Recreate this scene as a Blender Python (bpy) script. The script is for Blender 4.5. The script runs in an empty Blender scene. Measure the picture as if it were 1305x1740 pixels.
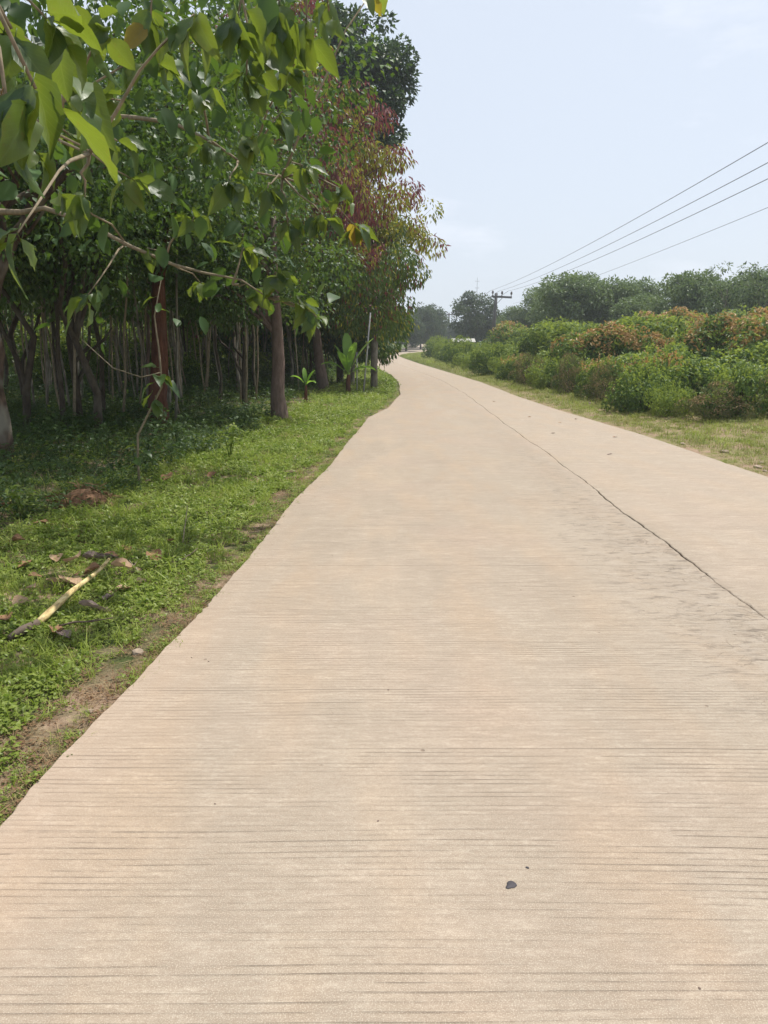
import bpy, math, random
import numpy as np
from mathutils import Vector, Matrix
R = math.radians
PI = math.pi
C = bpy.context.scene.collection
sc = bpy.context.scene

# ------------------------------------------------------------------ camera
cam_d = bpy.data.cameras.new('camera')
cam = bpy.data.objects.new('camera', cam_d); C.objects.link(cam); sc.camera = cam
cam.location = (0, 0, 1.6)
cam.rotation_euler = (R(90 - 12.4), 0, 0)
cam_d.sensor_fit = 'VERTICAL'
cam_d.angle = R(67.18)
cam_d.clip_start = 0.05; cam_d.clip_end = 4000

# ------------------------------------------------------------------ light
SUN = Vector((0.32, 0.25, 0.915)).normalized()
w = bpy.data.worlds.new('World'); sc.world = w; w.use_nodes = True
nt = w.node_tree; nt.nodes.clear()
out = nt.nodes.new('ShaderNodeOutputWorld'); bg = nt.nodes.new('ShaderNodeBackground')
sky = nt.nodes.new('ShaderNodeTexSky'); sky.sky_type = 'NISHITA'; sky.sun_disc = False
sky.sun_elevation = math.asin(SUN.z); sky.sun_rotation = math.atan2(SUN.x, SUN.y)
sky.air_density = 1.0; sky.dust_density = 3.2; sky.ozone_density = 1.6; sky.altitude = 30
bg.inputs['Strength'].default_value = 0.098
# thin pale cloud wisps: noise over the sky direction
tc = nt.nodes.new('ShaderNodeTexCoord')
mp = nt.nodes.new('ShaderNodeMapping'); mp.inputs['Scale'].default_value = (1, 1, 3.2)
no = nt.nodes.new('ShaderNodeTexNoise'); no.inputs['Scale'].default_value = 3.1; no.inputs['Detail'].default_value = 6; no.inputs['Roughness'].default_value = .62
rp = nt.nodes.new('ShaderNodeMapRange'); rp.inputs[1].default_value = .55; rp.inputs[2].default_value = .70; rp.inputs[4].default_value = .30
mx = nt.nodes.new('ShaderNodeMix'); mx.data_type = 'RGBA'; mx.inputs[7].default_value = (10.6, 10.8, 11.8, 1)
hz = nt.nodes.new('ShaderNodeMix'); hz.data_type = 'RGBA'; hz.inputs[0].default_value = .72; hz.inputs[7].default_value = (8.6, 9.4, 10.6, 1)
L = nt.links.new
L(tc.outputs['Generated'], mp.inputs[0]); L(mp.outputs[0], no.inputs['Vector']); L(no.outputs[0], rp.inputs[0])
L(sky.outputs[0], hz.inputs[6]); L(rp.outputs[0], mx.inputs[0]); L(hz.outputs[2], mx.inputs[6]); L(mx.outputs[2], bg.inputs[0]); L(bg.outputs[0], out.inputs[0])

sd = bpy.data.lights.new('sun', 'SUN'); sd.energy = 5.0; sd.angle = R(0.6); sd.color = (1, .955, .89)
so = bpy.data.objects.new('sun', sd); C.objects.link(so)
so.rotation_euler = SUN.to_track_quat('Z', 'Y').to_euler()
so.location = (5, 5, 30)
sc.view_settings.view_transform = 'Standard'; sc.view_settings.look = 'None'
sc.view_settings.exposure = 0.10; sc.view_settings.gamma = 1; sc.view_settings.use_curve_mapping = False
cy = sc.cycles
cy.max_bounces = 7; cy.diffuse_bounces = 3; cy.glossy_bounces = 2; cy.transmission_bounces = 5; cy.transparent_max_bounces = 6; cy.volume_bounces = 1
cy.use_denoising = True; cy.caustics_reflective = False; cy.caustics_refractive = False

# ------------------------------------------------------------------ helpers
rs = np.random.RandomState(7); random.seed(7)

def tag(o, label=None, cat=None, group=None, kind=None):
    if label: o['label'] = label
    if cat: o['category'] = cat
    if group: o['group'] = group
    if kind: o['kind'] = kind
    return o

def empty(name, loc=(0, 0, 0), rz=0):
    o = bpy.data.objects.new(name, None); C.objects.link(o); o.location = loc; o.rotation_euler = (0, 0, rz)
    o.empty_display_size = .2
    return o

def link(name, me, parent=None, loc=(0, 0, 0), rot=(0, 0, 0), scale=(1, 1, 1)):
    o = bpy.data.objects.new(name, me); C.objects.link(o); o.parent = parent
    o.location = loc; o.rotation_euler = rot; o.scale = scale
    return o

class MB:
    """collects numpy vertex and face blocks of one mesh"""
    def __init__(s): s.v = []; s.f = []; s.m = []; s.uv = []; s.n = 0; s.smooth = []
    def add(s, v, f, m=0, uv=None, smooth=False):
        v = np.asarray(v, float); s.v.append(v)
        for face in f if isinstance(f, list) else []:
            s.f.append(np.array(face, int) + s.n)
        if not isinstance(f, list):
            f = np.asarray(f, int) + s.n
            s.f.append(f)
        k = len(f); s.m.append(np.full(k, m) if np.isscalar(m) else np.asarray(m)); s.smooth.append(np.full(k, smooth))
        s.uv.append(np.zeros((len(v), 2)) if uv is None else np.asarray(uv)); s.n += len(v)
        return s
    def mesh(s, name, mats):
        me = bpy.data.meshes.new(name)
        v = np.concatenate(s.v); loops = []; starts = []; tot = []; p = 0
        for f in s.f:
            if f.ndim == 1:
                loops.append(f); starts.append(np.array([p])); tot.append(np.array([len(f)])); p += len(f)
            else:
                k, c = f.shape
                loops.append(f.ravel()); starts.append(p + np.arange(k) * c); tot.append(np.full(k, c)); p += k * c
        loops = np.concatenate(loops); starts = np.concatenate(starts)
        me.vertices.add(len(v)); me.vertices.foreach_set('co', v.astype(np.float32).ravel())
        me.loops.add(len(loops)); me.loops.foreach_set('vertex_index', loops.astype(np.int32))
        me.polygons.add(len(starts)); me.polygons.foreach_set('loop_start', starts.astype(np.int32))
        for m in (mats if isinstance(mats, (list, tuple)) else [mats]): me.materials.append(m)
        me.polygons.foreach_set('material_index', np.concatenate(s.m).astype(np.int32))
        me.polygons.foreach_set('use_smooth', np.concatenate(s.smooth).astype(bool))
        uv = np.concatenate(s.uv)
        if uv.any():
            l = me.uv_layers.new(name='UVMap'); l.data.foreach_set('uv', uv[loops].astype(np.float32).ravel())
        me.update(calc_edges=True); me.validate()
        return me

def tube(mb, pts, rad, sides=6, m=0, jitter=0, caps=True):
    pts = [Vector(p) for p in pts]; n = len(pts)
    if np.isscalar(rad): rad = [rad] * n
    vs = []; uv = []
    prev = None
    for i, p in enumerate(pts):
        d = (pts[min(i + 1, n - 1)] - pts[max(i - 1, 0)]).normalized()
        a = prev if prev else (Vector((1, 0, 0)) if abs(d.x) < .9 else Vector((0, 1, 0)))
        u = (a - d * a.dot(d)).normalized(); prev = u; t = d.cross(u)
        for k in range(sides):
            th = 2 * PI * k / sides; r = rad[i] * (1 + (random.uniform(-jitter, jitter) if jitter else 0))
            vs.append(p + (u * math.cos(th) + t * math.sin(th)) * r); uv.append((k / sides, i / n))
    q = []
    for i in range(n - 1):
        for k in range(sides):
            k2 = (k + 1) % sides
            q.append((i * sides + k, i * sides + k2, (i + 1) * sides + k2, (i + 1) * sides + k))
    base = mb.n
    mb.add([tuple(v) for v in vs], np.array(q), m, uv, True)
    if caps:
        mb.f.append(np.arange(sides)[::-1] + base); mb.m.append(np.array([m])); mb.smooth.append(np.array([False]))
        mb.f.append(np.arange(sides) + base + (n - 1) * sides); mb.m.append(np.array([m])); mb.smooth.append(np.array([False]))

def box(mb, lo, hi, m=0):
    x0, y0, z0 = lo; x1, y1, z1 = hi
    v = [(x0, y0, z0), (x1, y0, z0), (x1, y1, z0), (x0, y1, z0), (x0, y0, z1), (x1, y0, z1), (x1, y1, z1), (x0, y1, z1)]
    mb.add(v, np.array([(3, 2, 1, 0), (4, 5, 6, 7), (0, 1, 5, 4), (1, 2, 6, 5), (2, 3, 7, 6), (3, 0, 4, 7)]), m)

def curve(p0, p1, sag=0, n=6, wob=0):
    p0 = Vector(p0); p1 = Vector(p1); o = []
    for i in range(n):
        t = i / (n - 1); p = p0.lerp(p1, t); p.z += sag * 4 * t * (1 - t)
        if wob and 0 < i < n - 1: p += Vector((random.gauss(0, wob), random.gauss(0, wob), random.gauss(0, wob)))
        o.append(p)
    return o

def unit(a): return a / np.maximum(np.linalg.norm(a, axis=1, keepdims=True), 1e-6)

def leaf_block(mb, P, D, L_, W_, m=0, fold=False, up=.9, nrm=None):
    """one small bent leaf per row"""
    n = len(P); D = unit(D)
    up_v = np.tile([0, 0, up], (n, 1)) + rs.normal(0, .45, (n, 3))
    if nrm is not None: up_v = nrm + rs.normal(0, .38, (n, 3))
    S = unit(np.cross(D, up_v)); N = np.cross(S, D)
    L_ = np.asarray(L_).reshape(-1, 1) * np.ones((n, 1)); W_ = np.asarray(W_).reshape(-1, 1) * np.ones((n, 1))
    a = P; t = P + D * L_ - N * L_ * .12
    l = P + D * L_ * .42 + S * W_ * .5 + N * W_ * .16; r = P + D * L_ * .42 - S * W_ * .5 + N * W_ * .16
    if fold:
        c = P + D * L_ * .5 + N * L_ * .04
        v = np.stack([a, r, t, l, c], 1).reshape(-1, 3); i = np.arange(n)[:, None] * 5
        f = np.concatenate([np.hstack([i, i + 1, i + 2, i + 4]), np.hstack([i, i + 4, i + 2, i + 3])])
        mm = m if np.isscalar(m) else np.concatenate([m, m])
    else:
        v = np.stack([a, r, t, l], 1).reshape(-1, 3); i = np.arange(n)[:, None] * 4
        f = np.hstack([i, i + 1, i + 2, i + 3]); mm = m
    mb.add(v, f, mm, smooth=False)

def rdir(n):
    d = rs.normal(0, 1, (n, 3)); return unit(d)

def oval_block(mb, P, D, L_, m=0, wid=.6):
    """rounded leaves with a folded midrib, eight triangles each"""
    n = len(P); D = unit(D); S = unit(np.cross(D, np.tile([0, 0, .8], (n, 1)) + rs.normal(0, .5, (n, 3)))); N = np.cross(S, D)
    L_ = np.asarray(L_).reshape(-1, 1); out = []; uv = []
    for a, s_, z in [(0, 0, 0), (.22, -.42, .06), (.22, 0, 0), (.22, .42, .06), (.52, -.5, .07), (.52, 0, -.01), (.52, .5, .07), (.82, -.28, .0), (.82, 0, -.06), (.82, .28, .0), (1, 0, -.15)]:
        out.append(P + D * L_ * a + S * L_ * s_ * wid + N * L_ * z)
    v = np.stack(out, 1).reshape(-1, 3); i = np.arange(n)[:, None] * 11
    q = np.concatenate([np.hstack([i + a for a in f]) for f in [(1, 2, 5, 4), (2, 3, 6, 5), (4, 5, 8, 7), (5, 6, 9, 8)]])
    tr = np.concatenate([np.hstack([i + a for a in f]) for f in [(0, 2, 1), (0, 3, 2), (7, 8, 10), (8, 9, 10)]])
    mb.add(v, q, m, None, True); b0 = mb.n - len(v); mb.f.append(tr + b0); mb.m.append(np.full(len(tr), m)); mb.smooth.append(np.full(len(tr), True))

def clump_leaves(centers, radii, per, droop=.3, flat=.8, shell=.45):
    """positions and directions of leaves filling soft clumps; outer ones point outwards"""
    Ps = []; Ds = []
    for c, r in zip(centers, radii):
        k = max(4, int(per * (r ** 2)))
        d = rdir(k); rad = (shell + (1 - shell) * rs.rand(k, 1) ** .6) * r
        p = np.asarray(c) + d * rad * np.array([1, 1, flat])
        Ps.append(p); Ds.append(d * .8 + rs.normal(0, .45, (k, 3)) + np.array([0, 0, -droop]))
    return np.concatenate(Ps), np.concatenate(Ds)

def clump_shell(centers, radii, per, center, flat=.85, shell=.7, updir=.35):
    """leaves lying like shingles on the outside of soft clumps: position, direction, normal"""
    Ps = []; Ds = []; Ns = []
    for c, r in zip(centers, radii):
        k = max(4, int(per * (r ** 2))); d = rdir(k); d = unit(d + .35 * unit(np.array([np.asarray(c) - center]))[0])
        Ps.append(np.asarray(c) + d * (shell + (1 - shell) * rs.rand(k, 1) ** .5) * r * np.array([1, 1, flat]))
        Ns.append(d * .8 + np.array([0, 0, .45])); q = rs.normal(0, 1, (k, 3)); q = q - d * (q * d).sum(1, keepdims=True)
        Ds.append(unit(q) + d * .35 + np.array([0, 0, updir]) * rs.uniform(-1, 1, (k, 1)))
    return np.concatenate(Ps), np.concatenate(Ds), np.concatenate(Ns)

def clumps_in(ells, n, rmin, rmax, shell=.72):
    """clump centres spread over the outer part of a set of ellipsoids"""
    cs = []; rr = []
    vol = np.array([e[3] * e[4] + e[3] * e[5] + e[4] * e[5] for e in ells]); pr = vol / vol.sum()
    for k in range(n):
        e = ells[rs.choice(len(ells), p=pr)]
        d = rdir(1)[0]; q = shell + (1 - shell) * rs.rand() if rs.rand() < .8 else rs.rand() * shell
        cs.append(np.array(e[:3]) + d * np.array(e[3:6]) * q); rr.append(rs.uniform(rmin, rmax))
    return np.array(cs), np.array(rr)

# ------------------------------------------------------------------ materials
class NB:
    def __init__(s, name):
        s.mat = bpy.data.materials.new(name); s.mat.use_nodes = True; s.t = s.mat.node_tree; s.t.nodes.clear()
        s.out = s.t.nodes.new('ShaderNodeOutputMaterial')
    def __call__(s, typ, *ins, **kw):
        n = s.t.nodes.new('ShaderNode' + typ)
        for k, v in kw.items():
            if k.startswith('i_'):
                k = k[2:]; k = int(k) if k.isdigit() else k.replace('_', ' ')
                s.put(n.inputs[k], v)
            else: setattr(n, k, v)
        for i, v in enumerate(ins):
            if v is not None: s.put(n.inputs[i], v)
        return n
    def put(s, sock, v):
        if isinstance(v, bpy.types.NodeSocket): s.t.links.new(v, sock)
        elif isinstance(v, bpy.types.Node): s.t.links.new(v.outputs[0], sock)
        else:
            if isinstance(v, tuple) and len(v) == 3 and sock.type == 'RGBA': v = v + (1,)
            sock.default_value = v
    def math(s, op, a, b=0.0, c=None, clamp=False):
        n = s('Math', a, b, operation=op, use_clamp=clamp)
        if c is not None: s.put(n.inputs[2], c)
        return n.outputs[0]
    def noise(s, vec, scale, detail=3, rough=.55, out=0):
        return s('TexNoise', i_Vector=vec, i_Scale=scale, i_Detail=detail, i_Roughness=rough).outputs[out]
    def rng(s, v, a, b, c=0.0, d=1.0):
        return s('MapRange', v, a, b, c, d).outputs[0]
    def mix(s, f, a, b, blend='MIX'):
        n = s.t.nodes.new('ShaderNodeMix'); n.data_type = 'RGBA'; n.blend_type = blend
        s.put(n.inputs[0], f); s.put(n.inputs[6], a); s.put(n.inputs[7], b); return n.outputs[2]
    def ramp(s, v, stops):
        n = s.t.nodes.new('ShaderNodeValToRGB'); s.put(n.inputs[0], v); e = n.color_ramp.elements
        while len(e) < len(stops): e.new(.5)
        for i, (p, c) in enumerate(stops): e[i].position = p; e[i].color = c + (1,) if len(c) == 3 else c
        return n.outputs[0]
    def done(s, sh):
        s.put(s.out.inputs[0], sh); return s.mat

def leaf_mat(name, cols, trans=.35, tcol=None, rough=.45, spec=.35, clump=.5, veins=False, hscale=1.6):
    b = NB(name); geo = b('NewGeometry')
    rnd = geo.outputs['Random Per Island']
    pos = geo.outputs['Position']
    n1 = b.noise(pos, hscale, 3)
    v = b.math('ADD', b.math('MULTIPLY', rnd, 1 - clump), b.math('MULTIPLY', b.rng(n1, .3, .7), clump))
    k = len(cols); col = b.ramp(v, [(i / (k - 1), c) for i, c in enumerate(cols)])
    bump = None
    if veins:
        uv = b('UVMap').outputs[0]; sep = b('SeparateXYZ', uv)
        x = b.math('ABSOLUTE', b.math('SUBTRACT', sep.outputs[0], .5)); y = sep.outputs[1]
        q = b.math('SUBTRACT', b.math('MULTIPLY', y, 9.0), b.math('MULTIPLY', x, 7.0))
        fr = b.math('ABSOLUTE', b.math('SUBTRACT', b.math('FRACT', q), .5))
        side = b.rng(fr, .40, .5); mid = b.rng(x, .035, .0)
        vein = b.math('MAXIMUM', b.math('MULTIPLY', side, .6), mid)
        spots = b.rng(b.noise(b('VectorMath', uv, (1, 1.6, 1), operation='MULTIPLY').outputs[0], 4.0, 5, .7), .56, .70)
        oi = b('ObjectInfo').outputs['Random']
        spots = b.math('MULTIPLY', spots, b.rng(oi, .3, 1.0, 0, .9))
        col = b.mix(b.rng(oi, .55, 1.0, 0, .75), col, cols[-1]); col = b.mix(b.rng(oi, .35, .0, 0, .6), col, cols[0])
        col = b.mix(b.rng(b.noise(pos, 30, 5, .7), .45, .7, 0, .35), col, (.05, .06, .025))
        col = b.mix(b.math('MULTIPLY', vein, .38), col, (.16, .22, .07))
        col = b.mix(spots, col, (.16, .09, .03))
        bump = b('Bump', i_Height=b.math('MULTIPLY', vein, -1.0), i_Strength=.22, i_Distance=.003).outputs[0]
    bs = b('BsdfPrincipled', i_Base_Color=col, i_Roughness=rough)
    bs.inputs['Specular IOR Level'].default_value = spec
    tr = b('BsdfTranslucent', b.mix(.6, col, tcol, 'MIX') if tcol else col)
    if bump: b.put(bs.inputs['Normal'], bump)
    return b.done(b('MixShader', trans, bs, tr))

def bark_mat(name, c1, c2, c3, scale=6, bump=.6):
    b = NB(name); geo = b('NewGeometry'); pos = geo.outputs['Position']
    st = b('VectorMath', pos, (1, 1, .28), operation='MULTIPLY').outputs[0]
    n1 = b.noise(st, scale * 2.2, 6, .65); n2 = b.noise(pos, scale * .35, 3); n3 = b.noise(pos, scale * .9, 4)
    col = b.mix(b.rng(n1, .35, .65), c1, c2)
    col = b.mix(b.rng(n2, .5, .68), col, c3)
    bp = b('Bump', i_Height=b.math('ADD', n1, b.math('MULTIPLY', n3, .6)), i_Strength=bump, i_Distance=.03)
    bs = b('BsdfPrincipled', i_Base_Color=col, i_Roughness=.9, i_Normal=bp); bs.inputs['Specular IOR Level'].default_value = .15
    return b.done(bs)

def plain_mat(name, col, rough=.7, var=.25, metal=0, scale=8):
    b = NB(name); pos = b('NewGeometry').outputs['Position']
    n = b.noise(pos, scale, 4)
    c = b.mix(b.rng(n, .3, .7), tuple(x * (1 - var) for x in col), tuple(min(1, x * (1 + var)) for x in col))
    return b.done(b('BsdfPrincipled', i_Base_Color=c, i_Roughness=rough, i_Metallic=metal))

M = {}
M['teak'] = leaf_mat('broad_green_leaf', [(.014, .042, .017), (.022, .062, .02), (.045, .10, .024), (.14, .19, .03)], .40, (.36, .46, .03), .42, .4, .25, True, 1.0)
M['teak_yellow'] = leaf_mat('broad_yellowing_leaf', [(.15, .17, .02), (.26, .22, .025), (.30, .19, .02), (.22, .09, .03)], .5, (.5, .42, .03), .42, .45, .2, True, 1.0)
M['dark'] = leaf_mat('dark_green_leaf', [(.013, .036, .011), (.025, .065, .016), (.05, .11, .022), (.095, .165, .034)], .30, (.20, .33, .03), .5, .4, .5)
M['mid'] = leaf_mat('mid_green_leaf', [(.022, .052, .014), (.042, .088, .02), (.078, .138, .03), (.13, .18, .04)], .32, (.25, .34, .04), .5, .35, .5)
M['glossy'] = leaf_mat('glossy_dark_leaf', [(.013, .032, .014), (.022, .05, .019), (.038, .075, .025), (.055, .10, .034)], .2, (.10, .17, .04), .5, .35, .45)
M['olive'] = leaf_mat('olive_yellow_leaf', [(.10, .15, .022), (.18, .21, .03), (.27, .26, .04), (.33, .25, .045)], .42, (.48, .45, .04), .45, .4, .35)
M['purple'] = leaf_mat('copper_red_leaf', [(.085, .022, .03), (.145, .04, .048), (.20, .06, .06), (.21, .12, .05)], .36, (.36, .08, .08), .45, .4, .35)
M['hedge'] = leaf_mat('hedge_leaf', [(.022, .055, .014), (.042, .092, .02), (.075, .14, .028), (.12, .19, .038)], .3, (.24, .36, .04), .5, .35, .45)
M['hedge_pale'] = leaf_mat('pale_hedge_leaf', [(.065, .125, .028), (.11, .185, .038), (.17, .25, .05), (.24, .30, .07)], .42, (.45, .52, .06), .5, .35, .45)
M['weedy'] = leaf_mat('brownish_weed_leaf', [(.06, .065, .03), (.10, .105, .04), (.13, .14, .05), (.16, .15, .07)], .3, (.22, .24, .07), .7, .2, .45)
M['orange'] = leaf_mat('orange_new_leaf', [(.28, .23, .06), (.42, .29, .10), (.48, .30, .14), (.32, .31, .07)], .35, (.45, .22, .06), .5, .3, .3)
M['rubber'] = leaf_mat('grey_green_leaf', [(.08, .125, .055), (.115, .17, .07), (.155, .215, .085), (.20, .255, .10)], .3, (.20, .28, .08), .5, .35, .45, False, .35)
M['pole_pale'] = plain_mat('pale_pole', (.36, .35, .34), .7, .2)
M['far'] = leaf_mat('distant_green_leaf', [(.035, .06, .03), (.055, .085, .04), (.08, .11, .05), (.10, .13, .06)], .25, (.12, .18, .06), .6, .2, .6, False, .25)
M['grass'] = leaf_mat('grass_blade', [(.14, .18, .025), (.24, .305, .042), (.34, .40, .075), (.46, .47, .16)], .45, (.30, .42, .04), .5, .35, .5, False, 1.4)
M['drygrass'] = leaf_mat('dry_grass_blade', [(.11, .16, .03), (.16, .205, .04), (.22, .24, .06), (.30, .27, .10)], .35, (.34, .34, .08), .6, .25, .5, False, .9)
M['weed'] = leaf_mat('weed_leaf', [(.085, .12, .02), (.15, .20, .03), (.22, .275, .045), (.31, .34, .08)], .38, (.22, .38, .04), .45, .4, .5, False, 1.4)
M['shade_tinted_weed'] = leaf_mat('shade_tinted_weed_leaf', [(.018, .045, .012), (.034, .07, .018), (.055, .10, .024), (.085, .13, .03)], .33, (.16, .26, .04), .5, .35, .5, False, 1.0)  # leaf colours darkened to carry the shade under the left trees
M['straw'] = leaf_mat('straw', [(.22, .15, .08), (.32, .23, .12), (.40, .30, .17)], .2, (.3, .22, .1), .8, .1, .2)
M['litter'] = leaf_mat('brown_litter', [(.10, .055, .03), (.17, .10, .055), (.25, .16, .09)], .15, (.25, .14, .06), .8, .15, .3)
M['banana'] = leaf_mat('banana_blade', [(.10, .24, .03), (.17, .34, .04), (.26, .44, .06)], .5, (.30, .50, .05), .4, .5, .3, False, 2)
M['bark_red'] = bark_mat('red_brown_bark', (.075, .031, .019), (.15, .066, .04), (.11, .055, .036), 6, .9)
M['bark_brown'] = bark_mat('brown_bark', (.10, .07, .055), (.19, .135, .11), (.13, .10, .08), 6)
M['bark_pale'] = bark_mat('pale_lichen_bark', (.16, .14, .11), (.28, .26, .21), (.10, .085, .06), 7, .4)
M['bark_dark'] = bark_mat('dark_bark', (.045, .035, .026), (.085, .068, .048), (.11, .10, .075), 7, .5)
M['bark_mossy'] = bark_mat('patchy_brown_bark', (.05, .033, .024), (.11, .075, .052), (.22, .20, .155), 5)
M['twig'] = bark_mat('pale_twig', (.20, .16, .11), (.30, .25, .17), (.15, .13, .08), 20, .2)

def dead_mat(name, a, c, d):
    b = NB(name); uv = b('UVMap').outputs[0]; pos = b('NewGeometry').outputs['Position']
    sep = b('SeparateXYZ', uv); x = b.math('ABSOLUTE', b.math('SUBTRACT', sep.outputs[0], .5))
    q = b.math('SUBTRACT', b.math('MULTIPLY', sep.outputs[1], 8.0), b.math('MULTIPLY', x, 6.0))
    fr = b.math('ABSOLUTE', b.math('SUBTRACT', b.math('FRACT', q), .5))
    vein = b.math('MAXIMUM', b.math('MULTIPLY', b.rng(fr, .38, .5), .5), b.rng(x, .03, 0))
    n = b.noise(pos, 22, 4)
    col = b.mix(b.rng(n, .35, .65), a, c); col = b.mix(b.math('MULTIPLY', vein, .5), col, d)
    bp = b('Bump', i_Height=b.math('ADD', b.math('MULTIPLY', vein, -1), n), i_Strength=.5, i_Distance=.006)
    bs = b('BsdfPrincipled', i_Base_Color=col, i_Roughness=.8, i_Normal=bp); bs.inputs['Specular IOR Level'].default_value = .2
    return b.done(b('MixShader', .12, bs, b('BsdfTranslucent', col)))
M['dead_brown'] = dead_mat('dead_leaf_brown', (.20, .105, .055), (.32, .19, .11), (.12, .06, .03))
M['dead_tan'] = dead_mat('dead_leaf_tan', (.34, .22, .13), (.46, .32, .21), (.22, .13, .07))
M['dead_grey'] = dead_mat('dead_leaf_grey', (.19, .14, .12), (.29, .22, .19), (.10, .07, .06))

def road_mat():
    b = NB('raked_concrete'); pos = b('NewGeometry').outputs['Position']; s = b('SeparateXYZ', pos); x, y = s.outputs[0], s.outputs[1]
    flat = b('CombineXYZ', x, y, 0.0).outputs[0]
    n_big = b.noise(flat, .45, 4, .6); n_mid = b.noise(b('VectorMath', flat, (1.6, .55, 1), operation='MULTIPLY').outputs[0], 1.3, 5, .6)
    n_fine = b.noise(flat, 55, 5, .75); n_sand = b.noise(flat, 260, 2, .6); n_blot = b.noise(b('VectorMath', flat, (3.0, .8, 1), operation='MULTIPLY').outputs[0], .9, 3, .5)
    col = b.mix(b.rng(n_mid, .32, .68), (.288, .238, .184), (.362, .304, .239))
    col = b.mix(b.math('MULTIPLY', b.rng(n_blot, .45, .64), .7), col, (.385, .275, .18))
    col = b.mix(b.math('MULTIPLY', b.rng(n_big, .48, .66), .6), col, (.36, .265, .21))
    # greyish worn strip beside the middle joint
    wx = b.math('ADD', x, b.math('MULTIPLY', b.math('SUBTRACT', n_mid, .5), 1.2))
    strip = b.math('MULTIPLY', b.rng(wx, .8, 1.9), b.rng(wx, 2.45, 2.2))
    strip = b.math('MULTIPLY', strip, b.rng(y, 28.0, 6.0))
    col = b.mix(b.math('MULTIPLY', strip, .5), col, (.25, .222, .177))
    lane = b.rng(x, 2.3, 2.6)
    col = b.mix(b.math('MULTIPLY', lane, .35), col, (.41, .345, .272))
    # rake strokes: fine grooves across the road, deep where each pass of the rake starts
    wob = b.math('MULTIPLY', b.math('SUBTRACT', b.noise(b('CombineXYZ', b.math('MULTIPLY', x, .55), b.math('MULTIPLY', y, 1.2), 3.0).outputs[0], 1.0, 2), .5), .055)
    bend = b.math('MULTIPLY', b.math('MULTIPLY', x, x), .004)
    yy = b.math('ADD', b.math('ADD', y, wob), bend)
    band_i = b.math('FLOOR', b.math('DIVIDE', b.math('SUBTRACT', yy, 1.74), .56))
    tilt = b.math('MULTIPLY', b.math('SINE', b.math('MULTIPLY', band_i, 2.3)), .009)
    yt = b.math('ADD', yy, b.math('MULTIPLY', x, tilt))
    fr = b.math('FRACT', b.math('DIVIDE', b.math('SUBTRACT', yt, 1.74), .56))
    amp = b.rng(fr, .02, .9, .35, 1.0)
    gv = b.math('ABSOLUTE', b.math('SUBTRACT', b.math('FRACT', b.math('DIVIDE', yt, .0285)), .5))
    line = b.rng(gv, .11, .035)
    gid = b.math('FLOOR', b.math('DIVIDE', yt, .0285))
    brk = b.noise(b('CombineXYZ', b.math('MULTIPLY', x, 1.3), b.math('MULTIPLY', gid, 3.7), 0.0).outputs[0], 1.0, 5, .75)
    brk = b.rng(brk, .42, .58)
    patch = b.rng(b.noise(flat, 1.1, 2), .34, .6, .25, 1.0)
    g = b.math('MULTIPLY', b.math('MULTIPLY', line, amp), b.math('MULTIPLY', brk, patch))
    fade = b.rng(y, 14.0, 3.0, .25, 1.0)
    g = b.math('MULTIPLY', g, fade, clamp=True)
    col = b.mix(b.math('MULTIPLY', g, 1.0), col, (.12, .08, .055))
    ridge = b.rng(gv, .3, .48)
    col = b.mix(b.math('MULTIPLY', b.math('MULTIPLY', ridge, amp), .10), col, (.62, .51, .40))
    # fine streaks left by the rake and by traffic, broken crosswise grain
    aniso = b.noise(b('VectorMath', flat, (9.0, 34.0, 1), operation='MULTIPLY').outputs[0], 1.0, 8, .72)
    aniso2 = b.noise(b('VectorMath', flat, (2.2, 7.5, 1), operation='MULTIPLY').outputs[0], 1.0, 6, .7)
    col = b.mix(b.rng(aniso, .40, .62, .42, 0), col, (.225, .178, .125)); col = b.mix(b.rng(aniso, .5, .68, 0, .38), col, (.50, .43, .335))
    col = b.mix(b.rng(aniso2, .40, .60, .30, 0), col, (.24, .20, .152)); col = b.mix(b.rng(aniso2, .52, .68, 0, .22), col, (.47, .40, .31))
    wheel = b.math('MULTIPLY', b.rng(b.math('ABSOLUTE', b.math('SUBTRACT', b.math('ABSOLUTE', b.math('SUBTRACT', x, .75)), .78)), .42, .1), b.rng(n_mid, .35, .6))
    col = b.mix(b.math('MULTIPLY', wheel, .16), col, (.42, .36, .28))
    # sandy speckle, pits
    col = b.mix(b.rng(n_fine, .38, .62, .6, 0), col, (.25, .19, .14))
    col = b.mix(b.rng(n_sand, .5, .7, 0, .5), col, (.60, .53, .42))
    pits = b('TexVoronoi', i_Vector=flat, i_Scale=5.5, feature='F1')
    pit = b.rng(pits.outputs['Distance'], .055, .03)
    pit = b.math('MULTIPLY', pit, b.rng(b('SeparateXYZ', pits.outputs['Color']).outputs[0], .6, .7))
    col = b.mix(b.math('MULTIPLY', pit, .75), col, (.17, .12, .085))
    # flaked surface left of the joint
    jx = b.math('MULTIPLY', b.rng(x, 1.25, 2.05), b.rng(x, 2.36, 2.26)); jy = b.math('MULTIPLY', b.rng(y, 2.6, 3.6), b.rng(y, 9.5, 5.5))
    sc_ = b('TexVoronoi', i_Vector=b('VectorMath', b('VectorMath', flat, b('VectorMath', b('TexNoise', i_Vector=flat, i_Scale=2.5, i_Detail=4).outputs[1], (.7, .7, 0), operation='MULTIPLY').outputs[0], operation='ADD').outputs[0], (.55, 1.6, 1), operation='MULTIPLY').outputs[0], i_Scale=5.0, feature='DISTANCE_TO_EDGE').outputs[0]
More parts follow.
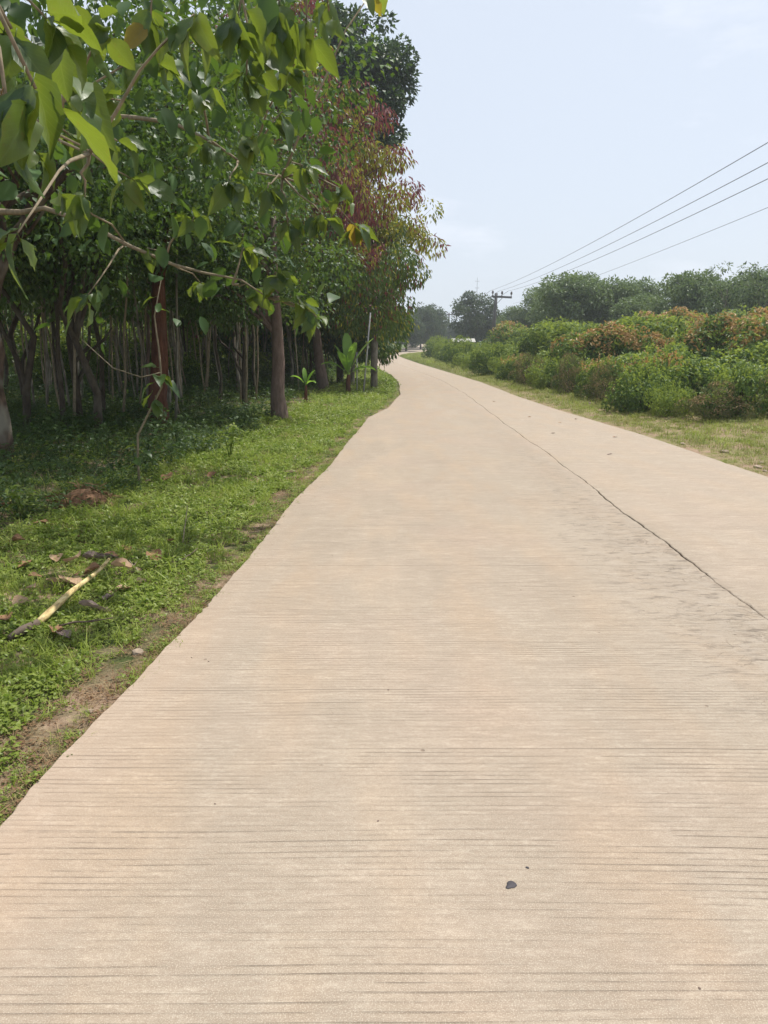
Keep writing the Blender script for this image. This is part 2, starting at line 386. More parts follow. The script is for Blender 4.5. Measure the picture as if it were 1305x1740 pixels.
    crk = b.math('MULTIPLY', b.rng(sc_, .035, .008), b.math('MULTIPLY', b.math('MULTIPLY', jx, jy), b.rng(b.noise(flat, 2.4, 3), .44, .56)))
    col = b.mix(b.math('MULTIPLY', crk, .35), col, (.18, .14, .105))
    flake = b.math('MULTIPLY', b.math('MULTIPLY', b.math('MULTIPLY', jx, jy), b.rng(b.noise(flat, 9, 5, .7), .46, .58)), .6)
    col = b.mix(flake, col, (.33, .28, .225))
    jw = b.math('MULTIPLY', b.math('MULTIPLY', b.rng(wx, 1.15, 2.0), b.rng(x, 2.36, 2.26)), b.math('MULTIPLY', b.rng(y, 2.4, 3.4), b.rng(y, 16, 6)))
    fl = b.noise(b('VectorMath', flat, (5.5, 17, 1), operation='MULTIPLY').outputs[0], 1.0, 6, .75)
    col = b.mix(b.math('MULTIPLY', b.math('MULTIPLY', b.rng(fl, .53, .60), jw), .75), col, (.155, .125, .095))
    # dust along the left edge
    edge = b.rng(b.math('ADD', x, b.math('MULTIPLY', n_mid, .4)), -.55, -1.05)
    edge = b.math('MULTIPLY', edge, b.rng(y, 9, 4)); col = b.mix(b.math('MULTIPLY', edge, .3), col, (.43, .30, .21))
    h = b.math('ADD', b.math('MULTIPLY', g, -1.0), b.math('ADD', b.math('MULTIPLY', n_fine, .35), b.math('MULTIPLY', crk, -.8)))
    h = b.math('ADD', h, b.math('MULTIPLY', pit, -.8)); h = b.math('ADD', h, b.math('MULTIPLY', ridge, .12))
    bp = b('Bump', i_Height=h, i_Strength=.8, i_Distance=.007)
    bs = b('BsdfPrincipled', i_Base_Color=col, i_Roughness=.88, i_Normal=bp); bs.inputs['Specular IOR Level'].default_value = .25
    return b.done(bs)
M['road'] = road_mat()

def ground_mat():
    b = NB('soil_and_turf'); pos = b('NewGeometry').outputs['Position']; s = b('SeparateXYZ', pos); x, y = s.outputs[0], s.outputs[1]
    n1 = b.noise(pos, 1.6, 5, .6); n2 = b.noise(pos, 14, 5, .7); n3 = b.noise(pos, 90, 3, .6); n4 = b.noise(pos, .22, 3)
    soil = b.mix(b.rng(n2, .35, .65), (.20, .135, .09), (.36, .26, .18)); soil = b.mix(b.rng(n3, .5, .7, 0, .4), soil, (.38, .27, .18))
    green = b.mix(b.rng(n2, .3, .7), (.03, .045, .015), (.075, .095, .03))
    dry = b.mix(b.rng(n2, .3, .7), (.12, .13, .04), (.25, .22, .10))
    right = b.rng(x, 3.0, 4.4)
    g = b.mix(right, green, dry)
    far = b.rng(y, 90, 160); g = b.mix(far, g, (.09, .12, .045))
    f = b.rng(n1, .42, .60); f = b.math('MAXIMUM', f, b.rng(y, 15, 35))
    f = b.math('MULTIPLY', f, b.rng(x, -.95, -1.5, 0, 1)) if False else f
    col = b.mix(f, soil, g)
    bp = b('Bump', i_Height=b.math('ADD', n2, b.math('MULTIPLY', n3, .4)), i_Strength=.9, i_Distance=.03)
    bs = b('BsdfPrincipled', i_Base_Color=col, i_Roughness=.95, i_Normal=bp); bs.inputs['Specular IOR Level'].default_value = .1
    return b.done(bs)
M['ground'] = ground_mat()
M['steel'] = plain_mat('weathered_steel', (.09, .085, .085), .6, .2, .3)
M['pole_grey'] = plain_mat('grey_pole', (.075, .07, .068), .8, .2)
M['porcelain'] = plain_mat('brown_porcelain', (.06, .04, .035), .3, .1)
M['wire'] = plain_mat('dull_wire', (.11, .11, .12), .6, .05)
M['roof_white'] = plain_mat('pale_roof_sheet', (.36, .35, .30), .5, .08)
M['wall_brown'] = plain_mat('dim_brick_wall', (.20, .15, .11), .9, .2)
M['wall_dark'] = plain_mat('dark_block_wall', (.07, .075, .085), .9, .2)
M['stone'] = plain_mat('pale_stone', (.30, .23, .165), .9, .2, 0, 30)
M['tar'] = plain_mat('dark_tar', (.035, .03, .035), .7, .3, 0, 40)

# ------------------------------------------------------------------ road edges
LE = [(-4, -1.5), (0, -1.42), (2.32, -1.3), (2.75, -1.28), (3.26, -1.22), (4.55, -1.12), (5.87, -1.03), (7.85, -.93), (10.21, -.73), (13.56, -.54), (16.81, -.35), (19.6, .11), (24.6, .51), (32, .61), (39.6, .37), (47.4, -.2), (60, -.85), (78, -1.35), (96, -1.55), (108, -1.0), (119, .9), (130, 3.7), (142, 5.6), (158, 6.4), (190, 6.0), (260, 2)]
RE = [(-4, 4.9), (0, 4.8), (9.3, 4.69), (11, 4.65), (14, 4.58), (18.3, 4.27), (23.3, 4.08), (32, 4.02), (43.6, 3.52), (62.4, 2.69), (78, 2.19), (96, 1.75), (108, 2.4), (119, 4.6), (130, 7.3), (142, 9.2), (158, 10), (190, 9.6), (260, 6)]
JT = [(-4, 2.25), (4.3, 2.28), (5.7, 2.29), (7.3, 2.32), (11, 2.42), (14.5, 2.43), (20, 2.52), (25, 2.6), (34.5, 2.5), (45, 1.9), (62, 1.0), (78, .5), (96, .1), (260, 4)]
def ip(tb, y): return float(np.interp(y, [a for a, _ in tb], [c for _, c in tb]))
def sstep(a, c, t): t = np.clip((t - a) / (c - a), 0, 1); return t * t * (3 - 2 * t)
def rise(y): return 1.25 * sstep(112, 175, y)
def vnoise(x, y, s=1.0, k=0):
    return (np.sin(x * 1.7 * s + 1.3 + k) * np.cos(y * 1.3 * s - .7 + k) + .5 * np.sin(x * 3.9 * s - y * 2.7 * s + k) + .25 * np.sin(y * 7.1 * s + x * 5.3 * s)) / 1.75
def ground_z(x, y):
    le = np.interp(y, [a for a, _ in LE], [c for _, c in LE]); re = np.interp(y, [a for a, _ in RE], [c for _, c in RE])
    dl = np.maximum(le - x, 0); dr = np.maximum(x - re, 0); d = np.maximum(dl, dr)
    inside = (x > le) & (x < re)
    z = -.035 + .05 * sstep(.15, 1.4, d) * vnoise(x, y, .8) + .05 * sstep(.3, 2.5, d) + .18 * sstep(3, 9, dl) + .12 * sstep(1.5, 6, dr)
    z = z + .012 * vnoise(x, y, 5, 2) * sstep(.02, .2, d)
    z = np.where(inside, -.10 - .0 * x, z) + rise(y)
    z = np.where((~inside) & (d < .05), np.minimum(z, -.03 + rise(y)), z)
    return z

def grid_axis(segs):
    o = []
    for a, c, s in segs: o += list(np.arange(a, c, s))
    return np.array(o + [segs[-1][1]])
gx = grid_axis([(-680, -80, 60), (-80, -24, 4), (-24, -6, .6), (-6, -1.8, .12), (-1.8, .8, .04), (.8, 3.8, .5), (3.8, 6.2, .08), (6.2, 12, .5), (12, 40, 3), (40, 80, 8), (80, 680, 60)])
gy = grid_axis([(-60, -6, 6), (-6, 1.2, .6), (1.2, 9, .08), (9, 26, .2), (26, 60, .8), (60, 200, 4), (200, 680, 40)])
X, Y = np.meshgrid(gx, gy); Z = ground_z(X, Y)
nx, ny = len(gx), len(gy); idx = np.arange(nx * ny).reshape(ny, nx)
F_ = np.stack([idx[:-1, :-1], idx[:-1, 1:], idx[1:, 1:], idx[1:, :-1]], -1).reshape(-1, 4)
mb = MB(); mb.add(np.stack([X, Y, Z], -1).reshape(-1, 3), F_, 0, None, True)
tag(link('ground', mb.mesh('ground', M['ground'])), 'uneven soil and turf ground on both sides of the concrete road', kind='structure')

# ------------------------------------------------------------------ road: one slab per lane and bay
road = tag(empty('concrete_road', (0, 0, 0)), 'pale raked concrete road curving away to the left', kind='structure')
def edge_wob(y, s, a=.0035):
    chip = max(0, math.sin(y * 4.3 + s) * math.sin(y * 1.7) - .55) * .05 * (.6 + .4 * math.sin(y * 61))
    return a * (math.sin(y * 9.1 + s) + .7 * math.sin(y * 23.3 + 2 * s) + .5 * math.sin(y * 51 + s)) + .010 * math.sin(y * 1.3 + s) + chip * (1 if s < 2 else -1)
def jwob(y): return .014 * math.sin(y * 2.3) + .004 * math.sin(y * 8.3 + 1) + .004 * math.sin(y * 19.7) + .003 * math.sin(y * 47)
def slab(y0, y1, side, step):
    ys = list(np.arange(y0, y1 - step * .4, step)) + [y1]; a = []; c = []
    for y in ys:
        gap = (.0015 if y < 5.2 else (.0062 if y < 8.6 else .0026)) + .0018 * math.sin(y * 5.7) + .001 * math.sin(y * 17)
        if side == 0: a.append(ip(LE, y) + edge_wob(y, 1)); c.append(ip(JT, y) + jwob(y) - max(gap, .001))
        else: a.append(ip(JT, y) + jwob(y) + max(gap, .001)); c.append(ip(RE, y) + edge_wob(y, 4))
    n = len(ys); v = []; q = []
    for i, y in enumerate(ys):
        z = rise(y)
        v += [(a[i], y, z - .14), (a[i], y, z - .005), (a[i] + .006, y, z), (c[i] - .006, y, z), (c[i], y, z - .005), (c[i], y, z - .14)]
    for i in range(n - 1):
        for k in range(5): q.append((i * 6 + k, i * 6 + k + 1, (i + 1) * 6 + k + 1, (i + 1) * 6 + k))
    m_ = MB(); m_.add(v, np.array(q)[:, ::-1]); m_.f.append(np.arange(6)); m_.m.append(np.zeros(1)); m_.smooth.append(np.array([False]))
    m_.f.append(np.arange(6)[::-1] + (n - 1) * 6); m_.m.append(np.zeros(1)); m_.smooth.append(np.array([False]))
    link('concrete_slab', m_.mesh('concrete_slab', M['road']), road)
ybs = [-4, .6, 5.45, 10.4, 15.6, 20.6, 25.6, 30.6, 40, 60, 90, 150, 240]
for i in range(len(ybs) - 1):
    st = .05 if ybs[i + 1] < 12 else (.15 if ybs[i + 1] < 32 else 2.0)
    for s_ in (0, 1): slab(ybs[i] + (.0012 if i else 0), ybs[i + 1] - .0012, s_, st)

# ------------------------------------------------------------------ scattering of uncountable small plants
def hidden_proto(name, me):
    return bpy.data.objects.new(name, me)
def scatter(name, label, protos, P, scale, rot, idx, cat=None):
    me = bpy.data.meshes.new(name); n = len(P)
    me.vertices.add(n); me.vertices.foreach_set('co', np.asarray(P, np.float32).ravel())
    a = me.attributes.new('sc', 'FLOAT', 'POINT'); a.data.foreach_set('value', np.asarray(scale, np.float32))
    a = me.attributes.new('rot', 'FLOAT_VECTOR', 'POINT'); a.data.foreach_set('vector', np.asarray(rot, np.float32).ravel())
    a = me.attributes.new('pick', 'INT', 'POINT'); a.data.foreach_set('value', np.asarray(idx, np.int32))
    o = link(name, me)
    g = bpy.data.node_groups.new(name, 'GeometryNodeTree')
    g.interface.new_socket('Geometry', in_out='INPUT', socket_type='NodeSocketGeometry'); g.interface.new_socket('Geometry', in_out='OUTPUT', socket_type='NodeSocketGeometry')
    N = g.nodes.new; i_ = N('NodeGroupInput'); o_ = N('NodeGroupOutput'); join = N('GeometryNodeJoinGeometry')
    def attr(nm, ty):
        q = N('GeometryNodeInputNamedAttribute'); q.data_type = ty; q.inputs[0].default_value = nm; return q.outputs[0]
    pk = attr('pick', 'INT'); sc1 = attr('sc', 'FLOAT'); rt = attr('rot', 'FLOAT_VECTOR')
    for k, po in enumerate(protos):
        cmp_ = N('FunctionNodeCompare'); cmp_.data_type = 'INT'; cmp_.operation = 'EQUAL'
        ins = [s for s in cmp_.inputs if s.enabled]; g.links.new(pk, ins[0]); ins[1].default_value = k
        oi = N('GeometryNodeObjectInfo'); oi.inputs['Object'].default_value = po
        io = N('GeometryNodeInstanceOnPoints')
        g.links.new(i_.outputs[0], io.inputs['Points']); g.links.new(cmp_.outputs[0], io.inputs['Selection']); g.links.new(oi.outputs['Geometry'], io.inputs['Instance'])
        g.links.new(rt, io.inputs['Rotation']); g.links.new(sc1, io.inputs['Scale']); g.links.new(io.outputs[0], join.inputs[0])
    g.links.new(join.outputs[0], o_.inputs[0])
    md = o.modifiers.new('scatter', 'NODES'); md.node_group = g
    tag(o, label, cat, kind='stuff')
    return o

def blade_tuft(name, n, h, wd, spread, lean, mat):
    m_ = MB(); vs = []; fs = []
    for k in range(n):
        a = random.uniform(0, 2 * PI); r = spread * math.sqrt(random.random()); bx, by = r * math.cos(a), r * math.sin(a)
        b2 = random.uniform(0, 2 * PI); ln = random.uniform(.2, 1) * lean; hh = h * random.uniform(.5, 1.1); ww = wd * random.uniform(.7, 1.2)
        dx, dy = math.cos(b2), math.sin(b2); sx, sy = -dy, dx; o0 = len(vs)
        for i, t in enumerate((0, .4, .75, 1)):
            px = bx + dx * ln * hh * t * t * 1.1; py = by + dy * ln * hh * t * t * 1.1; pz = hh * (t - .35 * ln * t * t) - .005; q = ww * (1 - t * .85) * .5 if t else ww * .35
            vs += [(px - sx * q, py - sy * q, pz), (px + sx * q, py + sy * q, pz)]
        for i in range(3): fs.append((o0 + 2 * i, o0 + 2 * i + 1, o0 + 2 * i + 3, o0 + 2 * i + 2))
    m_.add(vs, np.array(fs)); return hidden_proto(name, m_.mesh(name, mat))
def weed_tuft(name, n, h, L_, W_, spread, mat, stems=6):
    m_ = MB()
    if h > .08:
        for s_ in range(stems):
            a = random.uniform(0, 2 * PI); r = spread * .5
            tube(m_, [(0, 0, 0), (r * .4 * math.cos(a), r * .4 * math.sin(a), h * .6), (r * math.cos(a), r * math.sin(a), h)], [.003, .002, .001], 3)
    a = rs.uniform(0, 2 * PI, n); r = spread * np.sqrt(rs.rand(n)); z = h * rs.uniform(.1, 1.0, n) * (1 - .4 * r / spread)
    P = np.stack([r * np.cos(a), r * np.sin(a), z], 1); D = np.stack([np.cos(a + rs.normal(0, .9, n)), np.sin(a + rs.normal(0, .9, n)), rs.uniform(-.25, .6, n)], 1)
    leaf_block(m_, P, D, L_ * rs.uniform(.6, 1.2, n), W_ * rs.uniform(.7, 1.2, n), 0, True, 1.5)
    return hidden_proto(name, m_.mesh(name, mat))

tufts = [blade_tuft('grass_tuft', 16, .085, .0065, .06, 1.0, M['grass']), blade_tuft('grass_tuft', 14, .06, .008, .06, 1.3, M['grass']),
         blade_tuft('grass_tuft', 12, .14, .006, .05, .9, M['grass']), weed_tuft('weed_tuft', 26, .05, .030, .016, .07, M['weed']),
         weed_tuft('weed_tuft', 22, .07, .042, .017, .08, M['weed']), blade_tuft('straw_tuft', 7, .06, .004, .07, 2.2, M['straw'])]
dry = [blade_tuft('dry_tuft', 16, .07, .007, .08, 1.0, M['drygrass']), blade_tuft('dry_tuft', 14, .10, .006, .08, .8, M['drygrass']), weed_tuft('dry_weed', 22, .05, .03, .015, .08, M['drygrass']), blade_tuft('green_tuft', 14, .08, .007, .08, 1, M['grass'])]
shade = [weed_tuft('shade_weed', 40, .22, .075, .035, .18, M['shade_tinted_weed']), weed_tuft('shade_weed', 36, .34, .09, .045, .2, M['shade_tinted_weed']), blade_tuft('shade_grass', 18, .26, .009, .1, .9, M['shade_tinted_weed']), weed_tuft('shade_weed', 30, .12, .06, .03, .18, M['weed'])]

def edge_l(y): return np.interp(y, [a for a, _ in LE], [c for _, c in LE])
def edge_r(y): return np.interp(y, [a for a, _ in RE], [c for _, c in RE])
# bare patches in the turf beside the slab
bare_spots = [(-1.38, 3.55, .17, .34), (-1.5, 3.0, .12, .2), (-1.22, 4.25, .13, .3), (-1.3, 3.9, .14, .25), (-1.12, 8.2, .16, .45), (-1.3, 2.75, .08, .2), (-3.05, 7.6, .35, .3), (-1.9, 9.2, .35, .2), (-2.2, 8.6, .3, .2), (-1.45, 2.5, .05, .2)]
def bare(x, y):
    b_ = np.zeros_like(x)
    for cx, cy_, rx, ry in bare_spots: b_ = np.maximum(b_, 1.25 - ((x - cx) / rx) ** 2 - ((y - cy_) / ry) ** 2)
    return np.clip(b_, 0, 1)
Ps = []; Ss = []; Is = []
for y0, y1, dens, scl, wdt in [(1.5, 5, 760, .95, 3.4), (5, 9, 520, 1.1, 5.0), (9, 15, 240, 1.4, 6.5), (15, 26, 85, 1.9, 8), (26, 50, 28, 2.8, 8), (50, 115, 6, 4.5, 10)]:
    n = int((y1 - y0) * wdt * dens); y = rs.uniform(y0, y1, n); x = edge_l(y) - wdt * rs.rand(n)
    d = edge_l(y) - x; keep = (d > .015 + .05 * (vnoise(x, y, 3) + .5)) & (rs.rand(n) > bare(x, y)) & (rs.rand(n) < .72 + .5 * vnoise(x, y, 1.5)) & (np.abs(x) < y * .56 + 1.2)
    keep &= ~((d > 2.3 + .5 * vnoise(x, y, 1.2)) & (y > 6.2) & (rs.rand(n) < .85))
    x, y = x[keep], y[keep]; n = len(x); z = ground_z(x, y)
    near = np.clip((edge_l(y) - x) / .35, .45, 1)
    Ps.append(np.stack([x, y, z], 1)); Ss.append(scl * rs.uniform(.6, 1.35, n) * near)
    nz = vnoise(x, y, 2.1, 3)
    pick = np.where(rs.rand(n) < .5 + .4 * nz, rs.choice([3, 4], n), rs.choice([0, 1, 2, 5, 0, 1], n)); Is.append(pick)
y = rs.uniform(1.6, 16, 1500); x = edge_l(y) + rs.uniform(-.09, .03, 1500); k_ = vnoise(x * 0, y, 2.4, 1) + .3 * rs.normal(0, 1, 1500) > -.1; x, y = x[k_], y[k_]
Ps.append(np.stack([x, y, np.maximum(ground_z(x, y), -.03)], 1)); Ss.append(rs.uniform(.35, .9, len(x))); Is.append(rs.choice([0, 1, 3, 5, 5], len(x)))
P_ = np.concatenate(Ps); n = len(P_)
scatter('grass', 'short green grass and creeping weeds on the left verge', tufts, P_, np.concatenate(Ss), np.stack([rs.normal(0, .12, n), rs.normal(0, .12, n), rs.uniform(0, 6.28, n)], 1), np.concatenate(Is), 'grass')
Ps = []; Ss = []
for y0, y1, dens, scl, wdt in [(7, 12, 170, 1.0, 5.5), (12, 20, 90, 1.35, 5), (20, 40, 30, 2.1, 4.5), (40, 120, 7, 3.6, 5)]:
    n = int((y1 - y0) * wdt * dens); y = rs.uniform(y0, y1, n); x = edge_r(y) + wdt * rs.rand(n); d = x - edge_r(y)
    keep = (d > .02 + .15 * (vnoise(x, y, 2) + .5)) & (rs.rand(n) < .75 + .5 * vnoise(x, y, 1.5)) & (x < y * .56 + 1.2)
    x, y = x[keep], y[keep]; n = len(x); Ps.append(np.stack([x, y, ground_z(x, y)], 1)); Ss.append(scl * rs.uniform(.6, 1.3, n) * np.clip((x - edge_r(y)) / .5, .5, 1))
P_ = np.concatenate(Ps); n = len(P_)
scatter('grass', 'short yellowish grass on the right verge below the hedge', dry, P_, np.concatenate(Ss), np.stack([rs.normal(0, .12, n), rs.normal(0, .12, n), rs.uniform(0, 6.28, n)], 1), rs.choice([0, 0, 1, 2, 2, 3, 3], n), 'grass')
Ps = []; Ss = []
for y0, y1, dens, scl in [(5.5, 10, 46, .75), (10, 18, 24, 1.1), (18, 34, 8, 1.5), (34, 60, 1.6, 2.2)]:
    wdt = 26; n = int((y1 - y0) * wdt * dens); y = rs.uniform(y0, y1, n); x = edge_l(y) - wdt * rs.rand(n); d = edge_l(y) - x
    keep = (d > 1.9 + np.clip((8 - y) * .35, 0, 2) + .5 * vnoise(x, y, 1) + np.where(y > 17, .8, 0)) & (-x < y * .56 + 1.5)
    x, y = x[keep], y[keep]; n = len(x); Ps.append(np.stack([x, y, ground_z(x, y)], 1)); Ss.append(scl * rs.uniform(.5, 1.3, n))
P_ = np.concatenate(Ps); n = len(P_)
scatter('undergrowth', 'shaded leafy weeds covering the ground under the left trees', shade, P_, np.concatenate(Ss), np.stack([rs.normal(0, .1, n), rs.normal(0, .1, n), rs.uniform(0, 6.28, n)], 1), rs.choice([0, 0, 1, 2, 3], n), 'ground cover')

# ------------------------------------------------------------------ trees
def tree_meshes(name, seed, H, r0, ells, nclump, rcl, per, leafL, leafW, lmats, bark, lean=(0, 0), droop=.3, fold=False, fork=None, matfn=None, limbs=10, sides=7, shell=.72, flat=.8, wob=.03, clumps=None):
    global rs
    keep = rs; rs = np.random.RandomState(seed); random.seed(seed)
    top = fork or H * .75
    tb = MB(); n = 8
    axis = [Vector((lean[0] * (i / (n - 1)) ** 1.3 + random.gauss(0, wob) * (i > 0), lean[1] * (i / (n - 1)) ** 1.3 + random.gauss(0, wob) * (i > 0), top * i / (n - 1))) for i in range(n)]
    rad = [r0 * (1.28 if i == 0 else 1.0) * (1 - .55 * i / (n - 1)) for i in range(n)]
    tube(tb, [axis[0] - Vector((0, 0, .15))] + axis, [rad[0] * 1.1] + rad, sides, 0, .04)
    cs, rr = clumps if clumps else clumps_in(ells, nclump, *rcl, shell=shell)
    order = rs.permutation(len(cs))[:limbs]
    for k in order:
        c = Vector(cs[k]); f = random.uniform(.45, 1.0); i = f * (n - 1); a = axis[int(i)].lerp(axis[min(int(i) + 1, n - 1)], i - int(i))
        if a.z > c.z + .3: a = axis[max(1, int(n * .4))]
        tube(tb, curve(a, c, .12 * (c - a).length, 5, .05), [r0 * .38, r0 * .28, r0 * .18, r0 * .11, r0 * .05], 5, 0, 0, False)
    cb = MB(); P, D = clump_leaves(cs, rr, per, droop, flat)
    k = len(P); mi = matfn(P, rs) if matfn else 0
    leaf_block(cb, P, D, leafL * rs.uniform(.65, 1.2, k), leafW * rs.uniform(.7, 1.2, k), mi, fold)
    rs = keep
    return tb.mesh(name + '_trunk', bark), cb.mesh(name + '_crown', lmats)

def put_tree(name, meshes, loc, rz=0, s=1, label=None, cat='tree', group=None, sz=None):
    t = empty(name, loc, rz); t.scale = (s, s, sz or s)
    link('trunk', meshes[0], t); link('crown', meshes[1], t)
    tag(t, label, cat, group); return t

def gz(x, y): return float(ground_z(np.array([x], float), np.array([y], float))[0])

# A: tree with patchy bark at the left edge of the view
mA = tree_meshes('patchy_bark_tree', 11, 6.5, .145, [(.3, -.2, 5.0, 3.0, 2.4, 2.1), (-1.5, .5, 4.6, 2.4, 2, 1.8), (1.8, .6, 4.4, 1.9, 1.7, 1.6), (.2, .8, 3.3, 2.4, 1.4, .9), (3.5, .3, 4.9, 1.7, 1.6, 1.4), (3.3, -1.0, 4.3, 1.5, 1.2, 1.0)], 165, (.42, .72), 430, .105, .06, [M['dark'], M['mid']], M['bark_mossy'], (.12, 0), .45, True, 3.4, lambda P, r: (r.rand(len(P)) < .3).astype(int), 16)
put_tree('patchy_bark_tree', mA, (-5.36, 10.75, gz(-5.4, 10.75)), 0, 1, 'tree with patchy brown and pale bark at the left edge of the photo')
# B: thick red-brown trunk
mB = tree_meshes('red_barked_tree', 12, 8, .19, [(.3, 0, 5.6, 2.5, 2.3, 2.4), (.8, -1.0, 4.0, 2.0, 1.8, 1.2), (-1.3, .5, 5.2, 2.0, 2, 2.0)], 115, (.45, .78), 360, .11, .062, [M['dark'], M['mid']], M['bark_red'], (.35, 0), .5, True, 4.2, lambda P, r: (r.rand(len(P)) < .4).astype(int), 14, 9)
put_tree('red_barked_tree', mB, (-4.38, 15.0, gz(-4.38, 15) - .03), 0, 1, 'tree with a thick red-brown leaning trunk in the shade on the left')
# C: straight brown trunk nearest the road
mC = tree_meshes('brown_barked_tree', 13, 8, .155, [(-.75, .2, 4.7, 1.7, 2.0, 2.5), (.1, .4, 3.1, 1.3, 1.4, 1.0), (-1.2, 0, 3.6, 1.5, 1.5, 1.4)], 130, (.4, .75), 430, .105, .055, [M['dark'], M['mid']], M['bark_brown'], (-.05, 0), .7, True, 4.0, lambda P, r: (r.rand(len(P)) < .35).astype(int), 14, 9)
put_tree('brown_barked_tree', mC, (-2.14, 15.9, gz(-2.1, 15.9) - .02), 0, 1, 'tree with a straight brown trunk on the sunny verge left of the road')
# D: copper-red and yellow-green crown
def copper(P, r):
    q = np.sin(P[:, 0] * 1.9 + P[:, 2] * 1.1) + np.sin(P[:, 2] * 2.3 - P[:, 1]) * .7 + (P[:, 2] - 6.5) * .16 + r.normal(0, 1.35, len(P))
    g = P[:, 2] < 4.6 + np.sin(P[:, 0] * 3) * .8
    return np.where(g & (r.rand(len(P)) < .8), 2, np.where(q > -.3, 1, 0))
mD = tree_meshes('copper_leaved_tree', 14, 11, .17, [(.2, 0, 5.2, 3.5, 3.0, 3.0), (-2.4, -.4, 9.3, 3.0, 2.6, 3.6), (-.9, 0, 7.6, 3.1, 2.6, 2.6), (-3.2, 0, 5.0, 2.6, 2.4, 3), (1.3, .2, 3.4, 2.3, 2.2, 1.4)], 330, (.42, .75), 640, .19, .062, [M['olive'], M['purple'], M['mid']], M['bark_brown'], (-1.2, 0), 1.5, False, 7.5, copper, 26, 7, .8)
put_tree('copper_leaved_tree', mD, (-2.05, 26.4, gz(-1.9, 26.4)), 0, 1, 'large roadside tree with copper-red and yellow-green drooping leaves')
# E: loose airy crown hanging over the road
mE = tree_meshes('airy_tree', 15, 7, .08, [(.6, 0, 5.4, 2.1, 1.6, 1.2), (1.9, 0, 5.9, 1.1, 1.0, .75)], 40, (.3, .52), 330, .18, .08, [M['olive'], M['mid']], M['bark_pale'], (.5, 0), .9, False, 4.6, lambda P, r: (r.rand(len(P)) < .25).astype(int), 16)
put_tree('pale_leaved_tree', mE, (-1.2, 29.0, gz(-1.2, 29)), 0, 1, 'small airy tree with pale yellow-green leaves reaching out over the road')
# F: low hanging glossy green trees further along
mF = tree_meshes('hanging_green_tree', 16, 8, .13, [(0, 0, 4.4, 2.5, 2.6, 3.6), (.6, -.6, 2.4, 2.0, 2.0, 1.5), (.9, .5, 5.2, 1.7, 1.7, 1.9)], 160, (.45, .8), 420, .22, .08, [M['dark'], M['mid'], M['olive']], M['bark_dark'], (0, 0), 1.2, False, 5, lambda P, r: r.choice([0, 0, 0, 1, 2], len(P), p=[.25, .25, .2, .2, .1]), 16)
put_tree('hanging_green_tree', mF, (-1.75, 31.2, gz(-1.7, 31.2)), 0, .98, 'leafy green tree hanging low over the bend behind the banana plant', 'tree', 'low hanging trees at the bend')
put_tree('hanging_green_tree', mF, (-2.1, 41, gz(-2.1, 41)), 2.1, 1.05, 'low hanging green tree farther along the bend, right of the other one', 'tree', 'low hanging trees at the bend')
put_tree('hanging_green_tree', mF, (-5.2, 36, gz(-5, 36)), 4.0, 1.2, 'dark leafy tree behind the copper-leaved tree', 'tree')
# G: tall dark tree above everything
mG = tree_meshes('tall_dark_tree', 17, 17, .24, [(2.3, 0, 14.8, 2.3, 2.2, 2.2), (3.35, 0, 13.5, 1.45, 1.4, 1.2), (3.0, -.3, 12.0, 1.2, 1.3, 1.3), (.6, .3, 14.2, 2.2, 2, 3.3), (0, 0, 11.3, 2.3, 2, 1.8)], 175, (.5, .85), 420, .26, .15, [M['glossy'], M['dark']], M['bark_dark'], (1.2, 0), .3, False, 12, lambda P, r: (r.rand(len(P)) < .2).astype(int), 22, 7, .75)
put_tree('tall_dark_tree', mG, (-3.35, 38.5, gz(-3.3, 38.5)), 0, .95, 'tall tree with a dark dense crown rising above the copper-leaved tree')

# forest fillers: young trees in rows, five kinds
rs = np.random.RandomState(21); random.seed(21)
plant = []
for k, (h, r0, bark, lm) in enumerate([(7.5, .05, 'bark_pale', 'dark'), (8, .046, 'bark_dark', 'mid'), (7, .042, 'bark_pale', 'mid'), (7.6, .058, 'bark_dark', 'dark'), (6.8, .05, 'bark_brown', 'dark')]):
    plant.append(tree_meshes('plantation_tree', 30 + k, h, r0, [(0, 0, h * .66, 1.7, 1.7, 1.9), (.3, -.2, h * .42, 1.4, 1.4, .8)], 36, (.5, .85), 105, .17, .085, [M[lm], M['mid']], M[bark], (random.uniform(-.5, .5), random.uniform(-.3, .3)), .45, False, h * .66, lambda P, r: (r.rand(len(P)) < .3).astype(int), 8, 6, .6, .8, .06))
spots = []
for row in range(17):
    for col in range(14):
        y = 13.5 + row * 2.0 + rs.normal(0, .28); x = -3.6 - col * 1.75 + rs.normal(0, .3) - (.8 if row % 2 else 0)
        if y > 24: x += 1.0
        if x < -y * .53 - 2.2 or x > edge_l(y) - 3.2: continue
        if y > 26 and abs(x + 12.5) < 3.2 and y < 36 : continue
        if math.hypot(x + 4.38, y - 15) < .9 or math.hypot(x + 5.4, y - 10.75) < 1.0: continue
        spots.append((x, y))
plant_lab = {0: 'slender pale-stemmed young tree in the shaded rows on the left', 1: 'dark-stemmed young tree in the shaded rows on the left', 2: 'thinnest pale-stemmed young tree in the shaded rows on the left', 3: 'stout dark-stemmed young tree in the shaded rows on the left', 4: 'brown-stemmed young tree in the shaded rows on the left'}
for i, (x, y) in enumerate(spots):
    k = int(rs.choice([0, 1, 2, 3, 4], p=[.28, .2, .26, .12, .14]))
    put_tree('plantation_tree', plant[k], (x, y, gz(x, y)), rs.uniform(0, 6.28), rs.uniform(.82, 1.12), plant_lab[k], 'tree', 'young trees in the shaded rows on the left', rs.uniform(.85, 1.1))
